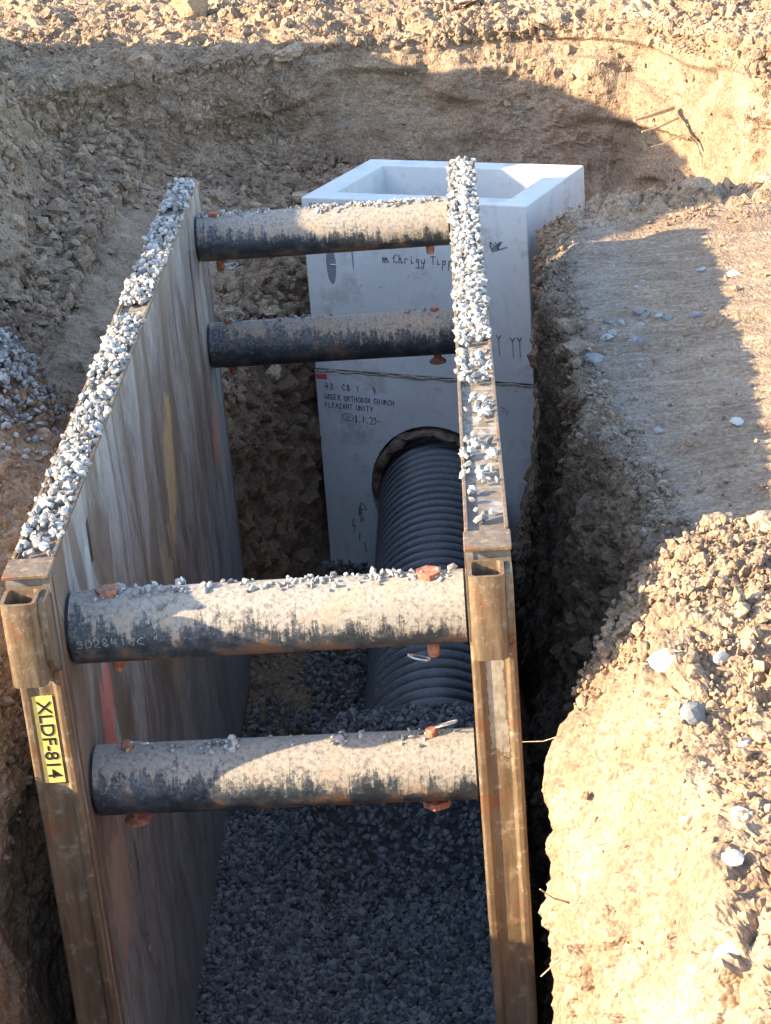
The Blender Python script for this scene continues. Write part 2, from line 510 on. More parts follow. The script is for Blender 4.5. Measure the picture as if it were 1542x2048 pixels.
# ------------------------------------------------------------------ ground surfaces
def resample(knots, counts):
    """knots (S,K,2..3) per station -> (S,N,dim)"""
    out = []
    K = knots.shape[1]
    for k in range(K - 1):
        t = np.linspace(0, 1, counts[k], endpoint=False)
        out.append(knots[:, k:k + 1] * (1 - t)[None, :, None] + knots[:, k + 1:k + 2] * t[None, :, None])
    out.append(knots[:, -1:])
    return np.concatenate(out, 1)

def smooth_rows(A, n, axis):
    for _ in range(n):
        B = A.copy()
        sl = [slice(None)] * A.ndim; a = list(sl); b = list(sl); c = list(sl)
        a[axis] = slice(0, -2); b[axis] = slice(1, -1); c[axis] = slice(2, None)
        B[tuple(b)] = (A[tuple(a)] + 2 * A[tuple(b)] + A[tuple(c)]) / 4
        A = B
    return A

def grid_normals(G):
    du = np.gradient(G, axis=0); dv = np.gradient(G, axis=1)
    N = np.cross(du, dv); N /= np.linalg.norm(N, axis=2)[:, :, None] + 1e-9
    return N

SURF = {}
def earth_surface(name, G, flip, cloddy, amp=1., scrape=None, greyf=None, clayf=None, flatf=None):
    """displace a grid of points along its normals with broken-earth relief"""
    nu, nv, _ = G.shape
    N = grid_normals(G)
    if flip: N = -N
    P = G.reshape(-1, 3).astype(np.float32); Nf = N.reshape(-1, 3)
    cl = np.clip(cloddy(P) + .35 * fbm(P * 1.7, 3, 11), 0, 1)
    big = .055 * fbm(P * 1.3, 3, 1) + .030 * fbm(P * 3.7, 3, 2)
    warp = P + .05 * np.stack([vnoise(P * 7, 21), vnoise(P * 7, 22), vnoise(P * 7, 23)], 1)
    f1, f2, ida = worley(warp * 7.5, 3)
    g1, g2, idb = worley(warp * 19 + 5, 4)
    e1, e2, idc = worley(P * 34 + 9, 5)
    blocks = sstep(0, .25, f2 - f1) * (.3 + ida) * .045
    lumps = np.clip(.75 - g1, 0, 1) * (.2 + idb) * .040 * sstep(.0, .15, g2 - g1)
    small = np.clip(.7 - e1, 0, 1) * idc * .016
    fl = flatf(P) if flatf else 0
    d = amp * big * (1 - .6 * fl) + cl * (1.25 * blocks + 1.2 * lumps) + (.35 + .65 * cl) * (1 - .8 * fl) * small + .009 * (1 - .6 * fl) * fbm(P * 24, 4, 6) - .004 * sstep(.22, .12, worley(P * 11 + 3, 12)[0]) * (vnoise(P * 2.2, 13) > -.2)
    if scrape is not None:
        d += scrape(P) * (1 - .6 * cl)
    P2 = P + Nf * d[:, None]
    i = np.arange(nu * nv).reshape(nu, nv)
    F = np.stack([i[:-1, :-1], i[1:, :-1], i[1:, 1:], i[:-1, 1:]], -1).reshape(-1, 4)
    if flip: F = F[:, ::-1]
    grey = np.clip(greyf(P), 0, 1) if greyf else np.zeros(len(P))
    clay = np.clip(clayf(P), 0, 1) if clayf else np.zeros(len(P))
    tone = np.clip(.5 + .25 * (ida - .5) * cl + .45 * (idb - .5) * cl + .2 * fbm(P * 3, 3, 8), 0, 1)
    me = np_mesh(name, P2, F, False, {'grey': grey, 'clay': clay, 'tone': tone, 'flat': np.clip(flatf(P), 0, 1) if flatf else np.zeros(len(P))})
    SURF[name] = (P2, Nf, cl, grey, clay)
    o = link(name, me, M_DIRT)
    tag(o, kind='structure')
    return o

def stations(table, ys):
    yk = np.array([t[0] for t in table]); K = np.array([t[1] for t in table], float)
    out = np.zeros((len(ys),) + K.shape[1:])
    for a in range(K.shape[1]):
        for b in range(K.shape[2]): out[:, a, b] = np.interp(ys, yk, K[:, a, b])
    return out

# --- right side: trench wall, ragged edge, flat bench, lit mound in front
R_TAB = [
 (-9.0, [(1.40,-2.7),(1.41,-1.6),(1.42,-.95),(1.50,-.65),(1.80,-.16),(2.5,-.04),(4.6,.10),(12,.2)]),
 (-1.6, [(1.40,-2.7),(1.41,-1.6),(1.42,-1.00),(1.46,-.72),(1.72,-.17),(2.4,-.04),(4.6,.10),(12,.2)]),
 (-.80, [(1.40,-2.7),(1.41,-1.6),(1.40,-.92),(1.41,-.62),(1.70,-.15),(2.4,-.06),(4.6,.05),(12,.2)]),
 (-.30, [(1.40,-2.7),(1.41,-1.7),(1.42,-.85),(1.45,-.50),(1.72,-.14),(2.4,-.10),(4.6,.05),(12,.2)]),
 (0.15, [(1.40,-2.7),(1.42,-1.9),(1.52,-.95),(1.64,-.36),(1.84,-.14),(2.5,-.16),(4.6,.00),(12,.1)]),
 (0.45, [(1.40,-2.7),(1.43,-1.9),(1.62,-1.00),(1.79,-.42),(1.92,-.26),(2.5,-.22),(4.6,-.1),(12,.0)]),
 (0.75, [(1.40,-2.7),(1.44,-1.9),(1.68,-1.00),(1.84,-.51),(1.96,-.44),(2.6,-.32),(4.6,-.28),(12,-.2)]),
 (1.20, [(1.40,-2.7),(1.45,-1.9),(1.72,-1.00),(1.84,-.52),(1.94,-.47),(2.6,-.36),(4.6,-.30),(12,-.2)]),
 (1.60, [(1.40,-2.7),(1.46,-1.9),(1.70,-1.00),(1.82,-.52),(1.92,-.48),(2.6,-.40),(4.6,-.34),(12,-.3)]),
 (1.90, [(1.40,-2.7),(1.46,-1.9),(1.66,-1.00),(1.77,-.53),(1.88,-.49),(2.6,-.42),(4.6,-.36),(12,-.3)]),
 (2.35, [(1.40,-2.7),(1.48,-1.9),(1.64,-1.05),(1.75,-.54),(1.84,-.50),(2.7,-.44),(4.6,-.38),(12,-.3)]),
 (2.80, [(1.40,-2.7),(1.50,-1.9),(1.61,-1.10),(1.66,-.56),(1.78,-.51),(2.7,-.45),(4.6,-.40),(12,-.3)]),
 (3.40, [(1.40,-2.7),(1.50,-1.9),(1.61,-1.15),(1.66,-.56),(1.78,-.51),(2.8,-.47),(4.6,-.46),(12,-.3)]),
 (4.50, [(1.40,-2.7),(1.50,-1.9),(1.58,-1.10),(1.63,-.58),(1.76,-.51),(2.9,-.50),(4.8,-.46),(12,-.3)]),
 (4.95, [(1.44,-2.7),(1.53,-1.9),(1.60,-1.10),(1.65,-.60),(1.80,-.52),(2.9,-.50),(4.8,-.40),(12,-.3)]),
 (5.35, [(1.70,-2.7),(1.72,-1.9),(1.74,-1.10),(1.80,-.68),(1.95,-.56),(2.9,-.53),(4.8,-.30),(12,-.2)]),
 (5.65, [(1.84,-2.7),(1.86,-1.9),(1.88,-1.30),(1.94,-1.05),(2.2,-1.00),(2.9,-.95),(4.8,-.80),(12,-.6)]),
 (6.40, [(2.1,-2.7),(2.1,-1.9),(2.1,-1.4),(2.15,-1.25),(2.4,-1.2),(3.2,-1.15),(4.8,-1.1),(12,-1.0)]),
]
ysR = np.concatenate([np.linspace(-9, -2.3, 40, endpoint=False), np.linspace(-2.3, 6.4, 620)])
kn = smooth_rows(stations(R_TAB, ysR), 5, 0)
prof = resample(kn, [34, 40, 62, 40, 70, 150, 26])
prof = smooth_rows(prof, 1, 1)
G = np.zeros(prof.shape[:2] + (3,)); G[..., 0] = prof[..., 0]; G[..., 2] = prof[..., 1]; G[..., 1] = ysR[:, None]
# ragged plan outline of the edge
wob = .03 * fbm(np.stack([ysR * 1.9, ysR * 0, ysR * 0], 1), 3, 41) + .03 * fbm(np.stack([ysR * 6, ysR * 0 + 3, ysR * 0], 1), 3, 42)
sv = np.clip((G[..., 2] + 1.6) / 1.0, 0, 1) * np.clip((3.2 - G[..., 0]) / 1.0, 0, 1)
G[..., 0] += wob[:, None] * sv

def edge_x(y): return np.interp(y, [.45, .75, 1.2, 1.6, 1.9, 2.35, 2.8, 4.95, 5.35], [1.79, 1.84, 1.84, 1.82, 1.77, 1.74, 1.66, 1.64, 1.80])
def cloddyR(P):
    x, y, z = P.T
    c = .30 + 0 * x
    c = np.where(y < .7, .5, c)
    c = np.where((y > .65) & (z > -.58) & (x > 1.98) & (y < 5.0), .0, c)       # trodden bench
    c = np.where((y < .0) & (x < 1.66), .15, c)                              # sheared lit face
    c = np.where((z < -.6), .32, c)
    c = np.where((y > .65) & (y < 4.9) & (z > -.6), np.where(x > edge_x(y) + .05, -.35, .25), c)
    c = np.where(y > 4.95, .8, c)
    return c
def scrapeR(P):
    x, y, z = P.T
    s = .011 * vnoise(np.stack([x * 1.6, y * 20, z * 0], 1), 61) + .012 * vnoise(np.stack([x * .8, y * 9, z * 0], 1), 62)
    return np.where((y > .65) & (z > -.7), s, .010 * vnoise(np.stack([y * 3, z * 3, x * 14], 1), 63))
def greyR(P):
    x, y, z = P.T
    return .55 * sstep(.9, 0, np.abs(x - 1.80) * 2.4) * sstep(-.62, -.5, z) * (y > .8) + .02
def clayR(P):
    x, y, z = P.T
    return .30 * sstep(-.55, -.66, z) * (y > .3) + .4 * sstep(-1.0, -2.0, z)
earth_surface('earth_bench', G, True, cloddyR, .8, scrapeR, greyR, clayR, lambda P: sstep(.5, .9, P[:, 1]) * sstep(5.3, 4.6, P[:, 1]) * sstep(-.62, -.56, P[:, 2]) * sstep(.0, .06, P[:, 0] - edge_x(P[:, 1])))

# --- left side: trench wall, mound, path, high cut bank with unseen spoil above it, added and shaped to cast shade
L_TAB = [
 (-9.0, [(-.34,-2.7),(-.35,-1.5),(-.37,-.9),(-.43,-.62),(-.9,-.46),(-1.3,-.38),(-2.2,-.05),(-3.2,.05),(-14,.1)]),
 (-.5,  [(-.34,-2.7),(-.35,-1.5),(-.37,-.9),(-.43,-.60),(-.9,-.40),(-1.3,-.25),(-2.2,.18),(-3.2,.25),(-14,.2)]),
 (0.1,  [(-.34,-2.7),(-.35,-1.5),(-.37,-.9),(-.43,-.52),(-.9,-.34),(-1.3,-.20),(-2.2,.34),(-3.2,.4),(-14,.3)]),
 (0.7,  [(-.30,-2.7),(-.32,-1.5),(-.33,-.9),(-.40,-.48),(-.8,-.34),(-1.2,-.22),(-2.2,.60),(-3.2,.6),(-14,.3)]),
 (1.9,  [(-.24,-2.7),(-.26,-1.5),(-.28,-.9),(-.38,-.46),(-.66,-.28),(-1.1,-.20),(-2.2,.86),(-3.2,.8),(-14,.3)]),
 (2.5,  [(-.24,-2.7),(-.26,-1.5),(-.28,-1.0),(-.42,-.52),(-.66,-.25),(-1.1,-.20),(-2.2,1.06),(-3.2,1.0),(-14,.4)]),
 (2.85, [(-.24,-2.7),(-.26,-1.5),(-.28,-1.0),(-.46,-.62),(-.70,-.26),(-1.1,-.20),(-2.2,1.12),(-3.2,1.1),(-14,.4)]),
 (3.0,  [(-.24,-2.7),(-.26,-1.5),(-.28,-1.0),(-.40,-.84),(-.66,-.76),(-1.1,-.55),(-2.2,1.14),(-3.2,1.1),(-14,.4)]),
 (3.3,  [(-.24,-2.7),(-.26,-1.5),(-.27,-1.05),(-.34,-.86),(-.62,-.74),(-1.15,-.60),(-2.2,1.18),(-3.2,1.2),(-14,.4)]),
 (3.6,  [(-.24,-2.7),(-.26,-1.5),(-.27,-1.05),(-.34,-.86),(-.62,-.76),(-1.10,-.62),(-2.2,1.85),(-3.2,1.6),(-14,.4)]),
 (4.2,  [(-.14,-2.7),(-.16,-1.6),(-.20,-1.1),(-.28,-.86),(-.6,-.80),(-1.05,-.66),(-2.2,1.75),(-3.2,1.6),(-14,.4)]),
 (4.7,  [(.02,-2.7),(.0,-1.7),(-.02,-1.2),(-.12,-.92),(-.6,-.82),(-1.05,-.66),(-2.2,1.12),(-3.2,1.1),(-14,.4)]),
 (5.4,  [(.18,-2.7),(.14,-1.8),(.10,-1.3),(-.02,-1.0),(-.6,-.82),(-1.08,-.66),(-2.2,1.30),(-3.2,1.3),(-14,.4)]),
 (6.1,  [(.44,-2.7),(.42,-1.8),(.36,-1.25),(.16,-1.02),(-.6,-.84),(-1.15,-.64),(-2.3,1.42),(-3.2,1.3),(-14,.3)]),
 (6.9,  [(.9,-1.9),(.85,-1.5),(.7,-1.15),(.3,-1.0),(-.6,-.84),(-1.25,-.6),(-2.4,1.48),(-3.2,1.2),(-14,.2)]),
 (7.6,  [(1.2,-1.3),(1.0,-1.15),(.8,-1.02),(.3,-.98),(-.6,-.84),(-1.3,-.5),(-2.4,1.02),(-3.2,.8),(-14,.1)]),
 (8.2,  [(1.2,-1.3),(1.0,-1.15),(.8,-1.02),(.3,-.98),(-.6,-.84),(-1.3,-.45),(-2.4,.45),(-3.2,.3),(-14,.0)]),
 (8.8,  [(1.2,-1.3),(1.0,-1.15),(.8,-1.02),(.3,-.98),(-.6,-.84),(-1.2,-.4),(-2.4,.0),(-3.2,.0),(-14,-.05)]),
]
ysL = np.concatenate([np.linspace(-9, -1.2, 30, endpoint=False), np.linspace(-1.2, 8.8, 540)])
kn = smooth_rows(stations(L_TAB, ysL), 4, 0)
prof = resample(kn, [20, 30, 34, 44, 52, 60, 90, 14, 10])[:, :]
prof = smooth_rows(prof, 10, 1)
G = np.zeros(prof.shape[:2] + (3,)); G[..., 0] = prof[..., 0]; G[..., 2] = prof[..., 1]; G[..., 1] = ysL[:, None]
def cloddyL(P):
    x, y, z = P.T
    c = .35 + 0 * x
    c = np.where((y < 3.2) & (x < -.3), .45, c)
    c = np.where((y > 3.5) & (x < -.1) & (x > -.75) & (z > -1.2), .05, c)       # path
    c = np.where((y > 4.2) & (x > -.15), .75, c)
    c = np.where((x < -.80) & (x > -1.12) & (y > 3.3), 1.0, c)
    c = np.where((x < -1.2) & (y > 3), .12, c)
    return c
def scrapeL(P):
    x, y, z = P.T
    return np.where(x < -1.12, .035 * vnoise(np.stack([(y + .6 * z) * 8, (z - y * .5) * 1.5, x * 0], 1), 64), .006 * vnoise(np.stack([x * 10, y * 3, z], 1), 65))
def clayL(P):
    x, y, z = P.T
    return .8 * sstep(-1.1, -1.9, z) + .55 * sstep(-.25, .2, x) * (y > 4.2) * sstep(7, 6, y)
earth_surface('left_earth_bank', G, False, cloddyL, .9, scrapeL, lambda P: .02 + .06 * ((P[:, 0] < -.7) & (P[:, 1] > 3.2)), clayL, lambda P: .8 * sstep(3.5, 4.0, P[:, 1]) * sstep(-.72, -.5, P[:, 0]) * (P[:, 0] < -.1))

# --- end wall of the dig behind the chamber, turning to the sunlit right-hand wall
PATH = np.array([(-2.6, 6.2), (-1.55, 6.9), (-.9, 7.5), (-.2, 7.9), (.8, 8.1), (1.7, 8.1), (2.32, 7.95), (2.55, 7.25), (2.78, 6.55), (3.25, 6.0), (4.6, 5.6), (6.5, 5.4)])
seg = np.r_[0, np.cumsum(np.linalg.norm(np.diff(PATH, axis=0), axis=1))]
tt = np.linspace(0, seg[-1], 470)
pc = np.stack([np.interp(tt, seg, PATH[:, 0]), np.interp(tt, seg, PATH[:, 1])], 1)
pc = smooth_rows(pc, 30, 0)
tg = np.gradient(pc, axis=0); tg /= np.linalg.norm(tg, axis=1)[:, None]
nr = np.stack([-tg[:, 1], tg[:, 0]], 1)      # outward
nr = smooth_rows(nr, 120, 0); nr /= np.linalg.norm(nr, axis=1)[:, None]
B_TAB = [(0, [(-1.0,-1.05),(0,-.97),(.14,-.72),(.26,-.42),(.38,-.22),(.75,-.14),(1.5,-.06),(4,.02),(14,.2)]),
         (seg[3], [(-1.2,-1.08),(0,-1.0),(.10,-.72),(.18,-.42),(.28,-.20),(.70,-.15),(1.5,-.07),(4,.02),(14,.2)]),
         (seg[6], [(-1.0,-1.2),(0,-1.10),(.08,-.75),(.15,-.40),(.26,-.12),(.70,-.04),(1.5,.0),(4,.05),(14,.2)]),
         (seg[8], [(-.8,-1.35),(0,-1.2),(.09,-.85),(.18,-.40),(.30,-.04),(.8,.02),(1.5,.03),(4,.05),(14,.2)]),
         (seg[10], [(-.5,-1.3),(0,-1.1),(.10,-.8),(.20,-.4),(.36,.02),(.9,.08),(1.6,.05),(4,.05),(14,.2)]),
         (seg[-1], [(-.3,-1.2),(0,-1.0),(.2,-.6),(.4,-.2),(.6,.0),(1,.08),(1.6,.05),(4,.05),(14,.2)])]
kn = smooth_rows(stations(B_TAB, tt), 30, 0)
prof = resample(kn, [34, 30, 34, 30, 30, 50, 60, 20])
prof = smooth_rows(prof, 5, 1)
G = np.zeros(prof.shape[:2] + (3,))
G[..., 0] = pc[:, None, 0] + nr[:, None, 0] * prof[..., 0]
G[..., 1] = pc[:, None, 1] + nr[:, None, 1] * prof[..., 0]
G[..., 2] = prof[..., 1]
def cloddyB(P):
    x, y, z = P.T
    c = np.where(z > -.24, .75, .16 + .5 * sstep(.6, -.8, x))
    return c
def scrapeB(P):
    x, y, z = P.T
    ledge = .06 * sstep(-.1, .25, vnoise(np.stack([x * 1.3, y * 1.3, z * 6 + .6 * vnoise(P * 2, 68)], 1), 67)) * (z < -.15)
    return .018 * vnoise(np.stack([x * 12, y * 6, z * 2.2], 1), 66) + ledge + .05 * vnoise(P * np.array([3.2, 3.2, 2.4]), 69) * (z < -.1)
earth_surface('end_wall_of_dig', G, True, cloddyB, .8, scrapeB, lambda P: .1 + 0 * P[:, 0], lambda P: .25 * sstep(-.8, -1.1, P[:, 2]))

# --- trench floor
nx, ny = 150, 560
X, Y = np.meshgrid(np.linspace(-.6, 2.4, nx), np.linspace(-4.5, 7.2, ny), indexing='xy')
G = np.stack([X, Y, np.full_like(X, -2.66)], -1)
G[..., 2] += np.where(Y > 2.4, .0, 0)
G[..., 2] += .14 * np.exp(-((X - .15) ** 2) / .05 - ((Y - 4.3) ** 2) / .3) + .08 * np.exp(-((X - .4) ** 2) / .02 - ((Y - 3.2) ** 2) / .15)
earth_surface('trench_floor', G, False, lambda P: .6 + 0 * P[:, 0], .8, None, lambda P: .3 + 0 * P[:, 0], lambda P: .6 + 0 * P[:, 0])

# --- near end of the trench and the land all round, out to the horizon
nx, ny = 60, 60
X, Y = np.meshgrid(np.linspace(-14, 14, nx), np.linspace(0, 1, ny), indexing='xy')
kk = resample(np.array([[(-3.6, -2.7), (-3.7, -.7), (-4.1, -.3), (-6, -.1), (-9.2, .0)]], float), [12, 12, 18, 17])[0]
G = np.stack([X, np.repeat(kk[:, 0][:, None], nx, 1), np.repeat(kk[:, 1][:, None], nx, 1)], -1)
earth_surface('near_end_of_trench', G, True, lambda P: .4 + 0 * P[:, 0], .8)
mb = MB()
for x0, x1, y0, y1 in ((-900, -13.5, -900, 900), (11.5, 900, -900, 900), (-13.5, 11.5, 12, 900), (-13.5, 11.5, -900, -8.9)):
    v = [mb.bm.verts.new(p) for p in ((x0, y0, -.12), (x1, y0, -.12), (x1, y1, -.12), (x0, y1, -.12))]
    mb.bm.faces.new(v)
tag(mb.build('ground', M_DIRT), kind='structure')
mb = MB()
v = [mb.bm.verts.new(p) for p in ((-14, -10, -2.9), (13, -10, -2.9), (13, 14, -2.9), (-14, 14, -2.9))]
mb.bm.faces.new(v)
tag(mb.build('subsoil', M_DIRT), kind='structure')

# ------------------------------------------------------------------ loose clods of earth (uncountable)
def scatter_clods(name, surf, n, cond, smin, smax, power=2.6, seed=3, label=None, protos=None, mat=None, cover=0., lay=0.):
    rng = np.random.default_rng(seed)
    P, N, cl, gr, cy = SURF[surf]
    w = cond(P, cl) * 1.0
    idx = rng.choice(len(P), n, p=w / w.sum())
    u = rng.uniform(0, 1, n)
    S = smin * (1 - u * (1 - (smax / smin) ** (1 - power))) ** (1 / (1 - power))
    Q = P[idx] + rng.normal(size=(n, 3)) * .008 + N[idx] * (S * rng.uniform(-.1, .45, n))[:, None]
    me = scatter_mesh(name, Q, S, protos or GRAVEL, rng, lay, {'grey': gr[idx], 'clay': cy[idx]}, rng.uniform(.3, .95, n))
    o = link(name, me, mat or M_DIRT)
    return tag(o, label, 'clods', kind='stuff')

scatter_clods('loose_clods', 'earth_bench', 16000, lambda P, c: (P[:, 1] < .75) * (P[:, 1] > -2.3) * (P[:, 0] > 1.46) * (P[:, 0] < 3.2) * (.035 + np.clip((P[:, 0] - 1.62 + .1 * (P[:, 1] + .6)) * 5, 0, 1) + .6 * (P[:, 1] > -.25)) * (P[:, 2] > -.6), .005, .032, 2.7, 3,
              'crumbly yellow-brown clods on the sunlit mound beside the near post')
scatter_clods('loose_crumbs', 'earth_bench', 10000, lambda P, c: (P[:, 1] > .9) * (P[:, 0] < 4) * (P[:, 2] > -.75) * (.35 + 2.2 * (P[:, 0] < edge_x(P[:, 1]) + .10) + 3 * (P[:, 1] > 4.7)), .004, .03, 3.0, 4,
              'small crumbs and clods strewn over the flat earth bench right of the shield')
scatter_clods('fallen_clods', 'left_earth_bank', 11000, lambda P, c: (P[:, 1] > 3.0) * (P[:, 2] > -1.3) * (P[:, 0] > -2.0) * (.006 + 1.5 * (P[:, 0] < -.80) * (P[:, 0] > -1.35) + 1.2 * (P[:, 1] > 6.6) + 1.3 * (P[:, 0] > -.15)), .008, .07, 2.2, 5,
              'angular brown rubble clods fallen along the foot of the left cut bank', CLODS[:0] or GRAVEL)
scatter_clods('mound_clods', 'left_earth_bank', 4500, lambda P, c: (P[:, 1] < 3.2) * (P[:, 1] > -1) * (P[:, 2] > -1.0) * (P[:, 0] > -1.6), .005, .035, 2.6, 6,
              'crumbled soil on the low mound left of the shield')
scatter_clods('rim_clods', 'end_wall_of_dig', 17000, lambda P, c: (P[:, 2] > -.26) * (.25 + (vnoise(P * 1.4, 77) > -.1)) * (P[:, 1] < 10.8) * (P[:, 0] > -2.2) * (P[:, 0] < 4), .007, .065, 2.5, 7,
              'sunlit loose clods heaped along the rim of the end wall')
scatter_clods('wall_clods', 'end_wall_of_dig', 6000, lambda P, c: (P[:, 2] < -.25) * (P[:, 0] > -2.2) * (P[:, 0] < 4.2) * (.08 + (P[:, 0] < .3)), .008, .06, 2.5, 8,
              'lumps of earth caught on the shaded face of the end wall')
scatter_clods('pit_clods', 'trench_floor', 3500, lambda P, c: (P[:, 1] > 2.6) * (P[:, 1] < 6.2) * (P[:, 0] > -.4) * (P[:, 0] < .65), .008, .06, 2.3, 9,
              'damp clods on the trench floor between shield and chamber')

# ------------------------------------------------------------------ trench shield
W, LEN, HT, T = 1.19, 4.27, 2.57, .128
root = empty('trench_shield', (.6, 0, -HT), 'big rusty steel trench box with two side panels held apart by four round spreader pipes', 'trench box')

def slotted_panel(xa, xb, face_x, slots, parent):
    """side panel: core plus an inner skin leaving real slots"""
    mb = MB()
    sgn = 1 if face_x > (xa + xb) / 2 else -1
    skin = .022
    core_face = face_x - sgn * skin
    lo, hi = sorted((core_face, xa if sgn > 0 else xb))
    mb.box(lo, hi, .004, LEN - .004, -HT + .004, -.004)
    ys = sorted({0.0, LEN} | {v for s in slots for v in s[:2]}); zs = sorted({-HT, 0.0} | {v for s in slots for v in s[2:]})
    a, b = sorted((core_face, face_x))
    for y0, y1 in zip(ys, ys[1:]):
        for z0, z1 in zip(zs, zs[1:]):
            if any(s[0] <= y0 and y1 <= s[1] and s[2] <= z0 and z1 <= s[3] for s in slots): continue
            mb.box(a, b, y0, y1, z0, z1)
    return mb.build('panel_skin', M_PANEL, parent)

for side in (0, 1):
    x0, x1 = (-T, 0.) if side == 0 else (W, W + T)
    inner = x1 if side == 0 else x0
    pn = bpy.data.objects.new('side_panel', None); pn.empty_display_size = .1; COL.objects.link(pn); pn.parent = root
    pn.location = (x0 + T / 2 - .6, 0, 0)
    pn['label'] = ('left side panel with muddy streaked inner face and gravel along its top' if side == 0 else 'right side panel seen almost edge-on, gravel along its top')
    slots = [(3.66, 3.70, -.56, -.16), (.60, .645, -.26, -.11), (3.66, 3.70, -1.75, -1.3), (.60, .645, -1.75, -1.3)]
    slotted_panel(x0, x1, inner, slots, pn)
    s = 1 if side == 0 else -1
    for (ya, yb, za, zb) in slots[:2]:
        MB().box(*sorted((inner - s * .019, inner - s * .006)), ya + .014, yb - .012, za + .008, zb - .008).build('slot_bar', M_RUST, pn)
    # top cap rail, slightly raised lips along both edges
    MB().box(x0, x0 + .012, .12, LEN, 0., .012).build('top_lip', M_POST, pn, bevel=.003)
    MB().box(x1 - .012, x1, .12, LEN, 0., .012).build('top_lip', M_POST, pn, bevel=.003)
    # near post: channel section standing proud of the panel end
    c0, c1 = x0 - .002, x1 + .002
    mb = MB()
    mb.prism([(c0, -.002), (c0, -.030), (c0 + .006, -.036), (c0 + .024, -.036), (c0 + .034, -.026), (c1 - .034, -.026), (c1 - .024, -.036), (c1 - .008, -.036), (c1, -.028), (c1, -.002)], -HT - .01, -.29)
    mb.build('near_post', M_POST_MUD if side else M_POST, pn, bevel=.003)
    # rusty cap plate behind the socket
    MB().box(x0 - .004, x1 + .004, -.018, .10, .0, .014).build('end_cap_plate', M_POST, pn, bevel=.004)
    # stacking socket: square tube open at the top
    mb = MB()
    sx0, sx1, sy0, sy1, w = (x0 + .004, x1 - .022, -.135, -.02, .011)
    z0, z1 = -.285, -.022
    def rr(xa, xb, ya, yb, r):
        pts = []
        for cx, cy, a0 in ((xb - r, yb - r, 0), (xa + r, yb - r, 90), (xa + r, ya + r, 180), (xb - r, ya + r, 270)):
            for k in range(4):
                a = math.radians(a0 + 30 * k); pts.append((cx + r * math.cos(a), cy + r * math.sin(a)))
        return pts
    outer, inn = rr(sx0, sx1, sy0, sy1, .022), rr(sx0 + w, sx1 - w, sy0 + w, sy1 - w, .012)
    rings = []
    for pts, z in ((outer, z0), (outer, z1), (inn, z1), (inn, z0 + .02)):
        rings.append([mb.bm.verts.new((a, b, z)) for a, b in pts])
    n = len(outer)
    for A, B in zip(rings, rings[1:]):
        for i in range(n): mb.bm.faces.new((A[i], A[(i + 1) % n], B[(i + 1) % n], B[i]))
    mb.bm.faces.new(rings[0][::-1]); mb.bm.faces.new(rings[-1])
    so = mb.build('stacking_socket', M_POST, pn, smooth=True, sharp=50)
    # side gusset of the socket
    gx = sx1 if side == 0 else sx1
    MB().prism([(-.020, -.03), (-.020, -.285), (-.060, -.275), (-.100, -.22), (-.110, -.06), (-.100, -.03)], sx1 - .001, x1 + .001, 'x').build('socket_gusset', M_POST, pn, bevel=.004)
    # far post
    MB().box(x0 - .002, x1 + .002, LEN + .001, LEN + .05, -HT, -.01).build('far_post', M_POST, pn, bevel=.006)
    # knife edge (cutting foot)
    MB().prism([(x0, -HT), (x1, -HT), (inner, -HT - .12)], .02, LEN - .02, 'y').build('cutting_edge', M_POST, pn)
    # bead of weld down the inner face beside the post
    MB().box(*sorted((inner, inner + s * .004)), .035, .06, -HT, -.02).build('weld_strip', M_POST, pn, bevel=.0015)

PANEL_L = [o for o in bpy.data.objects if o.name == 'side_panel'][0]
PANEL_R = [o for o in bpy.data.objects if o.name == 'side_panel.001'][0]

# yellow identification sticker on the left post
st = MB().box(-.100, -.040, -.0300, -.0268, -.665, -.372).build('identification_sticker', M_LABEL, PANEL_L)
st['label'] = 'yellow sticker with black code XLDF-814 running down the post'
def text_mesh(txt, size, bold=.0, sx=1.):
    cu = bpy.data.curves.new('tmp', 'FONT'); cu.body = txt; cu.size = size; cu.align_x = 'CENTER'; cu.align_y = 'CENTER'; cu.offset = bold
    cu.extrude = .0006
    ob = bpy.data.objects.new('tmp', cu); COL.objects.link(ob)
    dg = bpy.context.evaluated_depsgraph_get(); me = bpy.data.meshes.new_from_object(ob.evaluated_get(dg))
    bpy.data.objects.remove(ob); return me
me = text_mesh('XLDF-814', .0605, .0006)
po = parent_off(PANEL_L)
R90 = Matrix.Translation(Vector((-.070, -.0310, -.5185)) - po) @ Matrix(((0, 1, 0, 0), (0, 0, -1, 0), (-1, 0, 0, 0), (0, 0, 0, 1)))
xs = [v.co.x for v in me.vertices]; wtxt = max(xs) - min(xs); ysz = [v.co.y for v in me.vertices]
me.transform(Matrix.Diagonal((.262 / wtxt, .041 / (max(ysz) - min(ysz)), 1, 1)))
me.transform(R90)
link('sticker_lettering', me, M_BLACK, PANEL_L)

